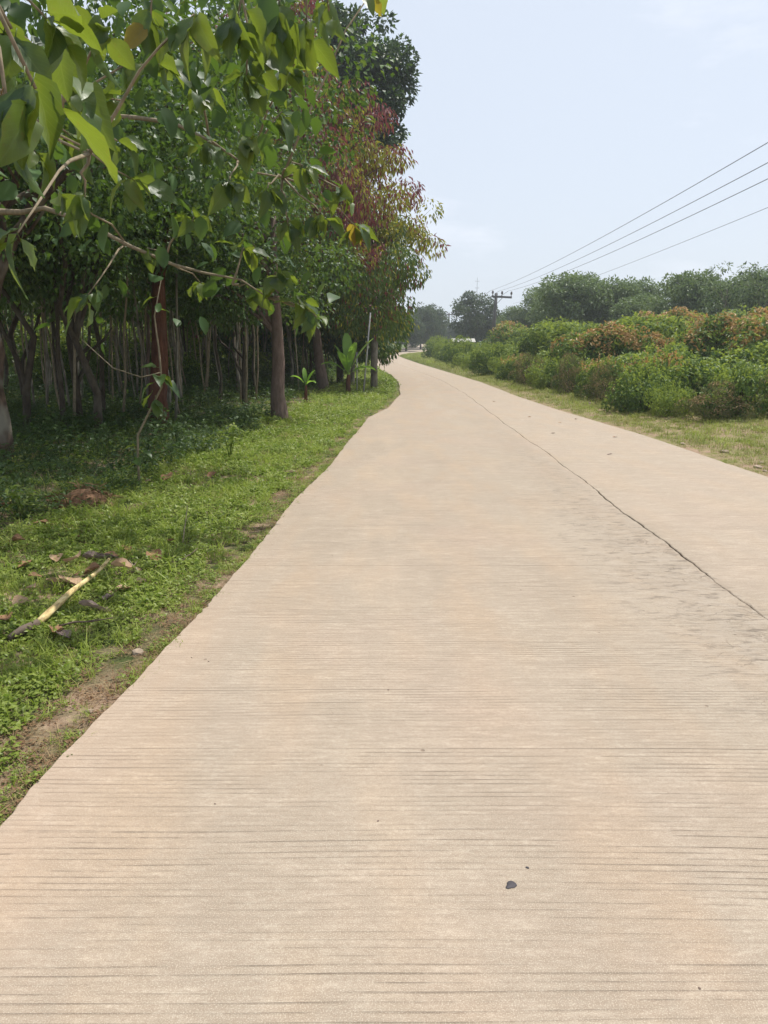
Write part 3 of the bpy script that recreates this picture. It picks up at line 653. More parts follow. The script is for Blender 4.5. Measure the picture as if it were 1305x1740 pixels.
# bare thin stems between them
stemv = []
for k in range(5):
    m_ = MB(); random.seed(50 + k); lx, ly = random.uniform(-.5, .5), random.uniform(-.4, .4); h = random.uniform(3.2, 4.6)
    tube(m_, [(lx * t ** 1.4 + random.gauss(0, .03), ly * t, h * t - .05) for t in (0, .2, .4, .6, .8, 1)], [.026, .023, .021, .018, .014, .008], 5)
    m2 = MB(); P, D = clump_leaves([(lx, ly, h), (lx * .8 + .2, ly, h * .85), (lx - .2, ly + .2, h * .93)], [.4, .35, .35], 240, .5)
    leaf_block(m2, P, D, .13, .06, 0)
    stemv.append((m_.mesh('thin_trunk', M['bark_pale'] if k % 2 else M['twig']), m2.mesh('thin_crown', M['mid'])))
for i in range(150):
    y = rs.uniform(14, 34); x = -rs.uniform(2.6, 16)
    if x < -y * .5 - .6 or x > edge_l(y) - 2.9: continue
    put_tree('thin_tree', stemv[i % 5], (x, y, gz(x, y)), rs.uniform(0, 6.28), rs.uniform(.8, 1.2), 'very thin pale sapling stem among the shaded young trees', 'sapling', 'thin sapling stems among the young trees')
# crooked bigger trees on the far left
crk = []
for k in range(3):
    m_ = MB(); random.seed(70 + k)
    pts = [Vector((0, 0, -.1)), Vector((.05, 0, .7)), Vector((random.uniform(-.3, .3), .1, 1.6)), Vector((random.uniform(-.7, .7), 0, 2.6)), Vector((random.uniform(-1.0, 1.0), 0, 4.2))]
    tube(m_, pts, [.078, .066, .056, .048, .03], 7, 0, .06)
    for s_ in range(5):
        a = pts[random.choice([1, 2, 3])]; e = a + Vector((random.uniform(-1.2, 1.2), random.uniform(-.8, .8), random.uniform(1.0, 2.2)))
        tube(m_, curve(a, e, .1, 5, .06), [.05, .04, .035, .025, .015], 5, 0, 0, False)
    m2 = MB(); cs, rr = clumps_in([(0, 0, 4.4, 1.9, 1.7, 1.3), (.5, 0, 3.0, 1.3, 1.2, .6)], 40, .4, .7); P, D = clump_leaves(cs, rr, 260, .5)
    leaf_block(m2, P, D, .13, .07, (rs.rand(len(P)) < .3).astype(int))
    crk.append((m_.mesh('crooked_trunk', M['bark_dark']), m2.mesh('crooked_crown', [M['dark'], M['mid']])))
for i, (x, y, rz, lab) in enumerate([(-6.3, 13.6, .3, 'crooked dark tree, second trunk from the left edge'), (-5.75, 14.6, 2.2, 'crooked forked tree halfway between the left edge and the red-brown trunk'), (-4.9, 13.2, 1.2, 'leaning dark tree just left of the red-brown trunk'), (-7.6, 16.5, 4, 'crooked dark tree behind the patchy-barked tree'), (-3.5, 19.5, 5, 'crooked dark tree in the shade between the red-brown and brown trunks')]):
    put_tree('crooked_tree', crk[i % 3], (x, y, gz(x, y)), rz, 1, lab, 'tree', 'crooked dark trees on the left')

# ------------------------------------------------------------------ broad-leaved tree with separate leaves, trunk just outside the view
def broad_leaf_mesh(name, seed, mat, curl=.18, notch=False):
    random.seed(seed); m_ = MB(); vs = []; uv = []; fs = []; n = 9
    prof = [0.04, .55, .86, 1.0, .98, .86, .66, .38, .03]
    tw = random.uniform(-.3, .3); bend = random.uniform(.3, .75) * curl * 2
    for i in range(n):
        t = i / (n - 1); hw = .31 * prof[i] * (1 + random.uniform(-.05, .05))
        zc = -bend * t * t; xo = tw * .12 * math.sin(t * 2.4)
        for j, s_ in enumerate((-1, -.5, 0, .5, 1)):
            ripple = .032 * math.sin(i * 1.9 + seed + s_ * 2) * abs(s_) + .014 * math.sin(i * 3.7 + seed * 2 + s_ * 5)
            vs.append((xo + hw * s_, t, zc + (.34 + .12 * math.sin(seed)) * hw * abs(s_) ** 1.4 + ripple)); uv.append((.5 + s_ * .5 * prof[i], t))
    for i in range(n - 1):
        for j in range(4): fs.append((i * 5 + j, i * 5 + j + 1, i * 5 + j + 6, i * 5 + j + 5))
    m_.add(vs, np.array(fs), 0, uv, True)
    tube(m_, [(0, -.22, .05), (0, -.1, .015), (0, .03, 0)], [.011, .010, .012], 4)
    return m_.mesh(name, mat)
BL = [broad_leaf_mesh('broad_leaf', 80 + k, M['teak'], [.2, .45, .1, .6, .3, .8][k]) for k in range(6)]
BY = [broad_leaf_mesh('yellow_leaf', 90 + k, M['teak_yellow'], .4) for k in range(2)]
LEAF_V = {}
def leaf_obj(parent, base, d, size, yellow=False, roll=None):
    d = Vector(d).normalized(); q = d.to_track_quat('Y', 'Z'); e = q.to_matrix().to_4x4() @ Matrix.Rotation(random.uniform(-1.1, 1.1) if roll is None else roll, 4, 'Y')
    m_ = random.choice(BY if yellow else BL)
    o = link('leaf', m_, parent); wdt = random.uniform(.85, 1.25)
    o.matrix_local = Matrix.Translation(Vector(base) + d * size * .2) @ e @ Matrix.Diagonal((size * wdt, size, size, 1))
    return o
random.seed(99)
BT = empty('broad_leaved_tree', (0, 0, 0)); tag(BT, 'broad-leaved tree whose branches with big oval leaves hang in from the top left', 'tree')
BT.location = (-4.7, 7.3, gz(-4.7, 7.3))
off = Vector(BT.location)
def rel(p): return Vector(p) - off
m_ = MB(); tube(m_, [rel((-4.7, 7.3, -.15)), rel((-4.72, 7.3, 1)), rel((-4.65, 7.2, 2.4)), rel((-4.6, 7.1, 3.8)), rel((-4.7, 7.2, 6.4))], [.20, .16, .14, .12, .06], 9, 0, .05)
link('trunk', m_.mesh('trunk', M['bark_mossy']), BT)
limbs = [[(-4.6, 7.1, 3.0), (-3.6, 7.0, 3.55), (-2.6, 6.9, 3.55), (-1.7, 6.7, 3.3), (-.85, 6.9, 2.95)],
         [(-4.6, 7.1, 3.7), (-3.5, 6.2, 4.2), (-2.6, 5.6, 4.35), (-1.6, 5.2, 4.3), (-.5, 4.9, 4.1)],
         [(-4.6, 7.1, 3.2), (-3.7, 5.6, 3.5), (-2.9, 4.2, 3.35), (-2.1, 3.2, 3.15), (-1.35, 2.45, 2.95)],
         [(-4.65, 7.2, 2.3), (-3.8, 7.25, 2.75), (-2.9, 7.1, 2.7), (-1.9, 7.0, 2.3), (-1.0, 6.85, 1.98)],
         [(-4.6, 7.1, 3.4), (-3.8, 6.2, 3.5), (-3.0, 5.4, 3.3), (-2.2, 4.8, 2.95), (-1.6, 4.5, 2.6)]]
nodes = []
for L5 in limbs:
    fine = []
    for a, c in zip(L5[:-1], L5[1:]):
        for q in (0, .35, .7): fine.append(Vector(a).lerp(Vector(c), q) + Vector((random.gauss(0, .035), random.gauss(0, .035), random.gauss(0, .045))))
    fine.append(Vector(L5[-1])); m_ = MB(); tube(m_, [rel(p) for p in fine], [.036 * (1 - i / 13.5) ** 1.1 + .003 for i in range(13)], 6, 0, .1); link('branch', m_.mesh('branch', M['twig']), BT)
    for a, c in zip(L5[:-1], L5[1:]):
        for t in (0, .33, .66): nodes.append(Vector(a).lerp(Vector(c), t))
    nodes.append(Vector(L5[-1]))
# leaf sprays: centre, leaf length, number of leaves
SPR = [((-0.97, 2.35, 2.29), 0.3, 6, 0.15),
       ((-1.03, 2.3, 2.2), 0.3, 4, 0.2),
       ((-1.13, 2.6, 2.53), 0.28, 6, 0.3),
       ((-1.11, 2.9, 2.64), 0.27, 7, 0.1),
       ((-1.24, 3.4, 2.62), 0.26, 7, 0.05),
       ((-1.53, 3.4, 2.05), 0.24, 5, 0.05),
       ((-1.64, 4.5, 2.38), 0.22, 5, 0.1),
       ((-1.49, 5, 2.55), 0.22, 6, 0.1),
       ((-2.33, 6.3, 1.97), 0.26, 7, 0.0),
       ((-0.78, 4.5, 3.23), 0.26, 9, 0.1),
       ((-0.99, 4.5, 3.28), 0.25, 8, 0.1),
       ((-1.36, 5, 3.42), 0.24, 8, 0.1),
       ((-0.61, 4.9, 3.42), 0.25, 9, 0.1),
       ((-0.47, 5.2, 3.42), 0.22, 6, 0.1),
       ((-0.58, 5.5, 3.36), 0.23, 8, 0.15),
       ((-0.86, 5.3, 3.23), 0.24, 8, 0.05),
       ((-1.31, 5, 3.2), 0.22, 7, 0.1),
       ((-1.46, 4.5, 3.21), 0.24, 8, 0.1),
       ((-0.11, 7.2, 4.44), 0.28, 5, 0.3),
       ((-0.94, 6, 3.04), 0.22, 8, 0.1),
       ((-0.79, 6.5, 3.35), 0.21, 7, 0.1),
       ((-1.24, 6, 3.0), 0.22, 7, 0.1),
       ((-0.64, 6.5, 2.96), 0.2, 8, 0.15),
       ((-0.31, 6.5, 2.77), 0.22, 9, 0.15),
       ((-0.26, 7.4, 2.63), 0.24, 9, 0.25),
       ((-0.5, 6.8, 2.62), 0.2, 8, 0.1),
       ((-0.92, 6.5, 2.79), 0.22, 8, 0.1),
       ((-1.13, 6, 2.74), 0.2, 7, 0.1),
       ((-0.8, 6.8, 2.55), 0.2, 8, 0.1),
       ((-0.88, 6.8, 2.17), 0.23, 9, 0.1),
       ((-0.69, 6.8, 1.93), 0.22, 9, 0.25),
       ((-0.57, 6.8, 1.81), 0.18, 5, 0.4),
       ((-1.21, 7, 2.4), 0.2, 7, 0.1),
       ((-1.63, 7, 2.65), 0.2, 6, 0.1),
       ((-1.76, 5.5, 2.9), 0.22, 7, 0.1),
       ((-2.38, 6, 2.66), 0.2, 6, 0.1),
       ((-2.05, 7, 2.4), 0.2, 6, 0.05),
       ((-1.67, 7.3, 2.13), 0.2, 5, 0.05),
       ((-1.14, 7, 2.06), 0.2, 5, 0.15),
       ((-1.88, 5, 2.81), 0.22, 6, 0.1),
       ((-2.1, 5, 2.71), 0.22, 5, 0.1),
       ((-1.22, 5.6, 3.25), 0.22, 7, 0.1),
       ((-0.32, 5.0, 3.48), 0.2, 5, 0.2),
       ((-0.75, 5.4, 3.43), 0.22, 7, 0.1),
       ((-1.61, 5.2, 3.06), 0.22, 5, 0.1)]
twigs = MB(); extra = []; nleaf = 0
for (cx, cy_, cz), size, cnt, yl in SPR:
    c = Vector((cx, cy_, cz)); near = min(nodes, key=lambda q: (q - c).length + (.6 if q.y < cy_ - .3 else 0))
    pts = curve(near, c, .05 * (near - c).length, 5, .02); twigs = MB(); tube(twigs, [rel(p) for p in pts], [.012, .010, .008, .007, .005], 4); link('twig', twigs.mesh('twig', M['twig']), BT)
    dm = (pts[-1] - pts[-2]).normalized()
    for k in range(cnt):
        t = random.choice([1, 1, .8, .6]); b_ = pts[-1].lerp(pts[-2], 1 - t) if t < 1 else pts[-1] + Vector((random.gauss(0, .02), random.gauss(0, .02), random.gauss(0, .02)))
        a = random.uniform(0, 2 * PI); dd = Vector((math.cos(a), math.sin(a), random.uniform(-1.5, .15))) + dm * .5
        leaf_obj(BT, rel(b_), dd, size * (.66 if cy_ < 3.2 else .84) * random.uniform(.65, 1.15), random.random() < yl * .35); nleaf += 1
# the smaller, inner leaves of the same tree, joined
cb = MB()
cs, rr = clumps_in([(-3.0, 7.0, 4.6, 2.2, 1.3, 1.7), (-1.9, 6.6, 4.7, 1.6, 1.2, 1.2)], 60, .35, .6)
cs = np.concatenate([cs, np.array([np.array(q[0]) + rs.normal(0, .15, 3) + np.array([-.12, .3, 0]) for q in SPR if q[0][1] > 4.4 and q[0][0] < -.45])]); rr = np.concatenate([rr, np.full(len(cs) - len(rr), .38)])
c2, r2 = clumps_in([(-3.0, 7.9, 4.3, 2.4, 1.2, 1.5), (-1.75, 7.6, 4.2, 1.2, 1.0, 1.2), (-2.6, 7.9, 3.1, 1.6, .9, .7)], 110, .3, .5)
P, D = clump_leaves(c2 - np.array(off), r2, 150, .6); leaf_block(cb, P, D, .10 * rs.uniform(.6, 1.3, len(P)), .055 * rs.uniform(.7, 1.2, len(P)), 0, True)
P, D = clump_leaves(cs - np.array(off), rr, 40, .9); oval_block(cb, P, D, .17 * rs.uniform(.6, 1.2, len(P)))
tag(link('crown', cb.mesh('crown', M['dark']), BT), kind='stuff')

# ------------------------------------------------------------------ sapling in front of the red-brown trunk
sp = empty('sapling', (-2.74, 8.5, gz(-2.7, 8.5))); tag(sp, 'thin pale sapling with a few broad leaves in front of the red-brown trunk', 'sapling')
m_ = MB(); random.seed(5)
tube(m_, [(0, 0, -.05), (.0, 0, .3), (.02, .0, .62), (.15, 0, .85), (.32, .0, 1.15), (.30, .05, 1.5), (.27, .05, 1.9), (.36, .1, 2.3)], [.014, .014, .013, .012, .011, .010, .008, .005], 6)
tube(m_, [(.31, 0, 1.3), (.1, 0, 1.25), (-.2, .0, 1.35), (-.55, .1, 1.65)], [.008, .007, .006, .004], 5)
link('stem', m_.mesh('stem', M['twig']), sp)
for b_, d_, s_ in [((.26, 0, 1.2), (-.6, -.3, -.2), .2), ((.3, 0, 1.22), (.8, -.2, -.1), .2), ((.3, 0, 1.25), (.2, -.7, .2), .2), ((.22, 0, 1.1), (-.7, .2, -.7), .19), ((.3, 0, 1.28), (.8, .2, -.5), .19), ((.24, 0, 1.05), (.2, -.4, -1), .2), ((.3, 0, 1.35), (-.9, -.1, .3), .16), ((.2, 0, .95), (.9, -.4, .1), .14), ((.02, 0, .5), (-.6, -.4, .1), .15), ((.02, 0, .45), (.7, -.4, .0), .17), ((.0, 0, .3), (-.6, -.5, -.1), .16), ((.02, 0, .38), (.1, -.8, -.1), .15), ((.27, .05, 1.95), (.8, -.2, .2), .16), ((.3, .08, 2.1), (-.7, -.3, -.2), .16)]:
    leaf_obj(sp, b_, d_, s_, False, random.uniform(-.5, .5))

# tall weed in the sun on the verge
def weed_plant(loc, h, label, mat='weed', seed=1, n=34):
    random.seed(seed); global rs; k_ = rs; rs = np.random.RandomState(seed); t = empty('weed', loc); m_ = MB(); P = []; D = []
    for s_ in range(5):
        a = random.uniform(0, 6.28); e = Vector((math.cos(a) * h * .35, math.sin(a) * h * .35, h * random.uniform(.7, 1))); c_ = curve((0, 0, 0), e, .08 * h, 6)
        tube(m_, c_, [.006, .005, .005, .004, .003, .002], 4)
        for p in c_[2:]:
            for q in range(3): P.append(tuple(p)); b_ = random.uniform(0, 6.28); D.append((math.cos(b_), math.sin(b_), random.uniform(-.5, .6)))
    link('stem', m_.mesh('stem', M[mat]), t); m2 = MB(); P = np.array(P); leaf_block(m2, P, np.array(D), .10 * rs.uniform(.6, 1.2, len(P)), .035, 0, True)
    link('foliage', m2.mesh('foliage', M[mat]), t); rs = k_
    tag(t, label, 'weed'); return t
weed_plant((-2.12, 10.5, gz(-2.1, 10.5)), .5, 'tall sunlit weed standing on the left verge', 'weed', 3)
weed_plant((-3.3, 6.9, gz(-3.3, 6.9)), .34, 'pale leafy weed at the left edge beside the brush heap', 'weed', 4)

# ------------------------------------------------------------------ banana plants and pole at the bend
def banana(loc, s, blades, stemh, label, rz=0, seed=1):
    random.seed(seed); t = empty('banana_plant', loc, rz); t.scale = (s, s, s)
    m_ = MB(); tube(m_, [(0, 0, -.1), (0, 0, .4), (.02, 0, stemh)], [.085, .07, .05], 8); link('stem', m_.mesh('stem', M['bark_red']), t)
    for az, el, ln, w_ in blades:
        vs = []; fs = []; m2 = MB(); n = 9
        for i in range(n):
            u = i / (n - 1); ang = R(el) - 1.0 * u * u * (1.1 if el < 60 else .35)
            if i == 0: r_, z_ = 0, stemh
            else: r_ += ln / (n - 1) * math.cos(ang); z_ += ln / (n - 1) * math.sin(ang)
            wd = w_ * (math.sin(PI * min(1, max(0, (u - .14)) / .9)) ** .6 if u > .14 else .06)
            ca, sa = math.cos(R(az)), math.sin(R(az)); jag = random.uniform(.85, 1.08)
            for q, sg in ((-1, 1), (0, 0), (1, 1)): vs.append((r_ * ca - sa * q * wd * .5 * jag, r_ * sa + ca * q * wd * .5 * jag, z_ + .22 * wd * sg))
        for i in range(n - 1):
            for j in (0, 1): fs.append((i * 3 + j, i * 3 + j + 1, i * 3 + j + 4, i * 3 + j + 3))
        m2.add(vs, np.array(fs), 0, None, True); link('leaf', m2.mesh('leaf', M['banana']), t)
    tag(t, label, 'banana plant', 'banana plants at the bend')
banana((-1.12, 24.4, gz(-1.1, 24.4)), 1, [(5, 62, 1.35, .34), (100, 84, 1.3, .30), (170, 72, 1.0, .26), (20, 30, 1.0, .28), (185, 45, .95, .25), (300, 70, 1.1, .28), (240, 60, .9, .25)], .62, 'banana plant with bright upright blades beside the leaning pole', 0, 2)
banana((-2.1, 20.9, gz(-2.1, 20.9)), .62, [(180, 55, .8, .25), (20, 60, .8, .22), (300, 35, .7, .22), (90, 75, .8, .2)], .75, 'small young banana plant with few leaves left of the larger one', .3, 3)
pl = MB(); tube(pl, [(0, 0, -.1), (.1, 0, 1.0), (.24, 0, 2.5)], [.028, .026, .022], 8)
tag(link('leaning_pole', pl.mesh('leaning_pole', M['pole_pale']), None, (-.66, 24.6, gz(-.6, 24.6))), 'thin pale leaning pole standing beside the banana plant', 'pole')
pl = MB(); tube(pl, [(0, 0, -.1), (.0, 0, 1.3)], [.02, .018], 8)
tag(link('short_stake', pl.mesh('short_stake', M['pole_pale']), None, (-.86, 24.9, gz(-.8, 24.9))), 'short pale stake left of the leaning pole', 'stake')
pl = MB(); tube(pl, [(0, 0, -.1), (.0, 0, .8), (.05, 0, 2.6)], [.13, .12, .11], 9, 0, .05)
tag(link('bare_trunk', pl.mesh('bare_trunk', M['bark_pale']), None, (-.35, 27.4, gz(-.3, 27.4))), 'grey trunk in the shade just behind the leaning pole', 'tree trunk')

# ------------------------------------------------------------------ things lying on the left verge
def curled(name, seed, mat, nx_=6, ny_=8):
    random.seed(seed); m_ = MB(); vs = []; uv = []; fs = []
    a, b_, c = random.uniform(.5, 1.6), random.uniform(-.8, .9), random.uniform(0, 6)
    for i in range(ny_):
        t = i / (ny_ - 1); hw = .32 * math.sin(PI * min(1, t * .93 + .04)) ** .75 + .005
        for j in range(nx_):
            u = j / (nx_ - 1) * 2 - 1; th = u * a * (1 + .4 * math.sin(t * 5 + c))
            x = hw * math.sin(th) / max(.4, a) ; z = hw * (1 - math.cos(th)) / max(.4, a) + .10 * math.sin(t * PI) * b_ + .022 * math.sin(t * 11 + u * 5 + c)
            vs.append((x, t - .5, z)); uv.append((.5 + u * .5, t))
    zm = min(v[2] for v in vs); vs = [(x, y, z - zm) for x, y, z in vs]
    for i in range(ny_ - 1):
        for j in range(nx_ - 1): fs.append((i * nx_ + j, i * nx_ + j + 1, (i + 1) * nx_ + j + 1, (i + 1) * nx_ + j))
    m_.add(vs, np.array(fs), 0, uv, True); return m_.mesh(name, mat)
DL = [curled('dead_leaf', 200 + k, M[['dead_brown', 'dead_tan', 'dead_grey', 'dead_brown'][k % 4]]) for k in range(8)]
DEAD = [(-2.17, 5.62, 0.25, 2, 1.91, 0.15, 'large pinkish-brown curled dead leaf, topmost of the pile by the stick'),
        (-2.3, 5.49, 0.23, 1, 0.98, -0.30, 'long tan dead leaf at the upper left of the pile'),
        (-2.44, 5.54, 0.15, 1, 3.46, -0.15, 'dark brown dead leaf left of the long tan one'),
        (-2.09, 5.7, 0.15, 0, 1.40, 0.03, 'dark curled dead leaf right of the topmost pile leaf'),
        (-2.04, 5.1, 0.21, 4, 4.91, 0.23, 'dark hollow curled dead leaf touching the stick'),
        (-2.09, 4.9, 0.21, 1, 1.35, 0.30, 'tan dead leaf below the left end of the pile'),
        (-2.17, 4.9, 0.17, 1, 5.04, -0.21, 'small rolled dead leaf with a pale edge left of the stick'),
        (-1.84, 5.28, 0.25, 5, 1.82, 0.26, 'light brown dead leaf just right of the upper stick end'),
        (-1.7, 5.54, 0.23, 4, 0.55, 0.07, 'rust-brown dead leaf nearest the road in the upper group'),
        (-1.72, 5.65, 0.14, 7, 3.19, -0.23, 'narrow brown leaf behind the rust-brown leaf'),
        (-1.76, 4.45, 0.23, 2, 1.76, 0.31, 'grey-brown crumpled dead leaf below the stick'),
        (-1.74, 4.64, 0.17, 2, 0.05, -0.15, 'grey-brown dead leaf between the crumpled leaf and the short twig'),
        (-1.71, 4.84, 0.13, 1, 5.34, 0.01, 'small grey dead leaf beside the short tan twig'),
        (-2.23, 4.48, 0.15, 1, 2.67, -0.15, 'tan dead leaf alone at the left edge'),
        (-2.29, 4.78, 0.11, 1, 1.02, -0.14, 'small pale dead leaf between the left edge and the stick'),
        (-2.17, 4.2, 0.13, 0, 0.51, -0.03, 'dark dead leaf lowest at the left edge'),
        (-1.84, 4.08, 0.17, 4, 3.27, 0.10, 'red-brown dead leaf under the lower stick end'),
        (-1.77, 4.02, 0.13, 6, 0.91, 0.12, 'dull dead leaf in front of the lower stick end'),
        (-2.6, 5.39, 0.16, 0, 2.60, -0.21, 'brown dead leaf half sunk in grass left of the pile'),
        (-2.93, 5.96, 0.15, 7, 1.74, -0.10, 'faded dead leaf in the shade at the far left'),
        (-2.03, 5.87, 0.14, 4, 4.00, -0.21, 'brown dead leaf beyond the pile near the shade'),
        (-1.76, 6.15, 0.13, 4, 0.64, -0.31, 'small rust dead leaf beside the upright twig'),
        (-2.39, 5.06, 0.11, 3, 1.75, 0.06, 'thin dark dead leaf left of the rolled one'),
        (-1.66, 5.03, 0.10, 1, 0.77, 0.30, 'tiny tan dead leaf right of the light brown one'),
        (-2.53, 8.88, 0.24, 4, 2.89, -0.32, 'rust-coloured dead leaf in the shaded weeds'),
        (-2.06, 9.08, 0.21, 0, 5.64, 0.32, 'orange-brown dead leaf at the shade edge'),
        (-3.65, 7.28, 0.24, 4, 0.11, -0.15, 'rusty dead leaf among weeds at the left edge'),
        (-3.0, 6.56, 0.15, 3, 4.88, -0.06, 'brown dead leaf below the brush heap'),
        (-2.57, 6.25, 0.13, 0, 1.85, -0.22, 'small brown dead leaf at the edge of the tree shade')]
for i, (x, y, s_, k, rz, tilt, lab) in enumerate(DEAD):
    s_ *= .85
    o = link('dead_leaf', DL[k], None, (x, y, gz(x, y) + .045), (tilt * 1.2, random.uniform(-.3, .3), rz), (s_, s_, s_ * 1.25))
    tag(o, lab, 'leaf', 'dead leaves on the left verge')
st = MB(); a = Vector((-1.97, 4.12, gz(-1.97, 4.12) + .05)); e = Vector((-1.99, 5.36, gz(-1.99, 5.36) + .09))
pts = [a.lerp(e, t) + Vector((.012 * math.sin(t * 9), 0, .010 * math.sin(t * 7))) for t in np.linspace(0, 1, 12)]
tube(st, [p - a for p in pts], [.017, .022, .021, .020, .019, .020, .017, .017, .016, .014, .013, .010], 8, 0, .08)
b = NB('peeled_wood'); pos = b('NewGeometry').outputs['Position']; n1 = b.noise(b('VectorMath', pos, (4, 1, 4), operation='MULTIPLY').outputs[0], 9, 4, .6)
M['peeled'] = b.done(b('BsdfPrincipled', i_Base_Color=b.ramp(n1, [(.35, (.26, .17, .07)), (.5, (.55, .42, .18)), (.68, (.68, .55, .30))]), i_Roughness=.6))
stick = tag(link('stick', st.mesh('stick', M['peeled']), None, a), 'pale yellow stick lying on the grass among dead leaves', 'stick')
bk = MB(); tube(bk, [(-.07, -.17, -.01), (-.04, -.1, 0), (0, .02, .0)], [.016, .030, .027], 9, 0, .25)
link('bark_stub', bk.mesh('bark_stub', M['bark_brown']), stick)
random.seed(8)
def twig_obj(x, y, ln, rz, lab, mat='twig', r_=.005, el=.1):
    m_ = MB(); tube(m_, [(0, ln * t, ln * t * el + .01 * math.sin(t * 6)) for t in (0, .3, .6, 1)], [r_, r_, r_ * .8, r_ * .5], 5)
    tube(m_, [(0, ln * .55, ln * .55 * el), (.04, ln * .75, ln * .7 * el + .02)], [r_ * .6, r_ * .3], 4)
    tag(link('twig', m_.mesh('twig', M[mat]), None, (x, y, gz(x, y) + .05), (0, 0, rz)), lab, 'twig', 'fallen twigs on the left verge')
twig_obj(-1.63, 6.05, .34, .1, 'upright straw-coloured twig standing in the grass beyond the dead leaves', 'twig', .005, .7)
twig_obj(-1.72, 5.2, .22, .6, 'short tan twig right of the yellow stick', 'twig', .008, .2)
twig_obj(-1.86, 4.15, .3, -1.2, 'thin dark twig below the lower end of the yellow stick', 'bark_brown', .006, .05)
twig_obj(-1.5, 5.5, .2, -.4, 'thin brown twig beside the curled brown leaves nearer the road', 'bark_brown', .005, .3)
twig_obj(-2.0, 5.6, .25, 1.3, 'small dry twig past the upper end of the yellow stick', 'bark_brown', .005, .15)
# heap of dry brush
lit = [blade_tuft('litter_straw', 9, .05, .004, .05, 3.0, M['straw']), weed_tuft('litter_leaf', 9, .012, .030, .012, .06, M['litter']), blade_tuft('litter_straw', 6, .035, .003, .05, 2.5, M['litter'])]
n = 5200; y = 1.8 + 12 * rs.rand(n) ** 1.5; d = .35 * rs.rand(n) ** 1.5 + np.where(rs.rand(n) < .4, 3.2 * rs.rand(n), 0); x = edge_l(y) - d
k_ = (rs.rand(n) < .45 + bare(x, y)); x, y = x[k_], y[k_]; n = len(x)
scatter('litter', 'scattered straw and leaf crumbs on the bare soil by the slab edge', lit, np.stack([x, y, ground_z(x, y) + .004], 1), rs.uniform(.4, 1.0, n), np.stack([rs.normal(0, .2, n), rs.normal(0, .2, n), rs.uniform(0, 6.28, n)], 1), rs.choice([0, 1, 2], n), 'litter')
hp = empty('brush_heap', (-3.03, 7.62, gz(-3.03, 7.62))); tag(hp, 'low heap of dry brown brush and roots in the shade at the left', 'brush heap')
m_ = MB(); rs = np.random.RandomState(61); n = 420
a = rs.uniform(0, 6.28, n); r_ = .34 * np.sqrt(rs.rand(n)); P = np.stack([r_ * np.cos(a), r_ * np.sin(a) * .8, .24 * (1 - (r_ / .36) ** 2) * rs.rand(n)], 1)
D = np.stack([rs.normal(0, 1, n), rs.normal(0, 1, n), rs.normal(-.1, .45, n)], 1); leaf_block(m_, P, D, .16 * rs.uniform(.5, 1.3, n), .014, 0)
link('dry_stems', m_.mesh('dry_stems', M['litter']), hp)
m_ = MB(); vs = []; q = []
for i in range(7):
    for k in range(16):
        th = 2 * PI * k / 16; rr_ = .32 * (1 - i / 6.2) * (1 + .12 * math.sin(k * 3.1 + i)); vs.append((rr_ * math.cos(th), rr_ * .8 * math.sin(th), -.03 + .20 * math.sin(i / 6 * PI / 2)))
for i in range(6):
    for k in range(16): q.append((i * 16 + k, i * 16 + (k + 1) % 16, (i + 1) * 16 + (k + 1) % 16, (i + 1) * 16 + k))
m_.add(vs, np.array(q), 0, None, True); link('soil_core', m_.mesh('soil_core', M['dead_brown']), hp)
# stone chips
def stone(name, x, y, s_, lab, mat='stone', seed=1, flat=.5, cat='stone', z=None):
    random.seed(seed); import bmesh
    bm = bmesh.new(); bmesh.ops.create_icosphere(bm, subdivisions=2, radius=1)
    for v in bm.verts:
        n_ = 1 + .22 * math.sin(v.co.x * 3 + seed) * math.cos(v.co.y * 4 + seed) + random.uniform(-.08, .08); v.co *= n_; v.co.z *= flat; v.co.y *= .75
    me = bpy.data.meshes.new(name); bm.to_mesh(me); bm.free(); me.materials.append(M[mat])
    o = link(name, me, None, (x, y, (gz(x, y) if z is None else z) + s_ * flat * .45), (0, 0, seed * 1.3), (s_, s_, s_))
    tag(o, lab, cat); return o
stone('stone', -1.32, 3.88, .035, 'small pale stone chip on the bare soil at the slab edge', 'stone', 2, .6)
stone('stone', -1.33, 3.2, .02, 'tiny pale stone chip nearest the camera on the bare soil', 'stone', 5, .6)
tarm = stone('tar_lump', .382, 2.03, .019, 'flat dark lump of tar lying on the near concrete', 'tar', 3, .16, 'debris', 0)
stone('pebble', .447, 2.11, .006, 'tiny dark pebble beyond the dark tar lump', 'tar', 7, .4, 'debris', 0)
dots = [(-.9, 3.7, .005), (-1.0, 3.75, .004), (.02, 3.37, .005), (-.6, 2.45, .004), (-.02, 2.35, .004), (.8, 1.65, .004)]
for i, (x, y, s_) in enumerate(dots): tag(stone('pebble', x, y, s_, 'tiny brown grit pebble on the near concrete', 'bark_brown', 11 + i, .5, 'debris', 0), group='grit pebbles on the near concrete')
for i, (x, y) in enumerate([(3.2, 17.0), (4.0, 13.3), (3.05, 13.9), (3.6, 15.8), (3.05, 21.5), (4.1, 18.0 - 1.5), (3.3, 11.2)]):
    tag(link('dead_leaf', DL[(i * 3) % 8], None, (x, y, .004), (.1, 0, i * 1.9), (.09, .09, .05)), 'small dry leaf on the far lane of the concrete road', 'leaf', 'dry leaves on the far lane')
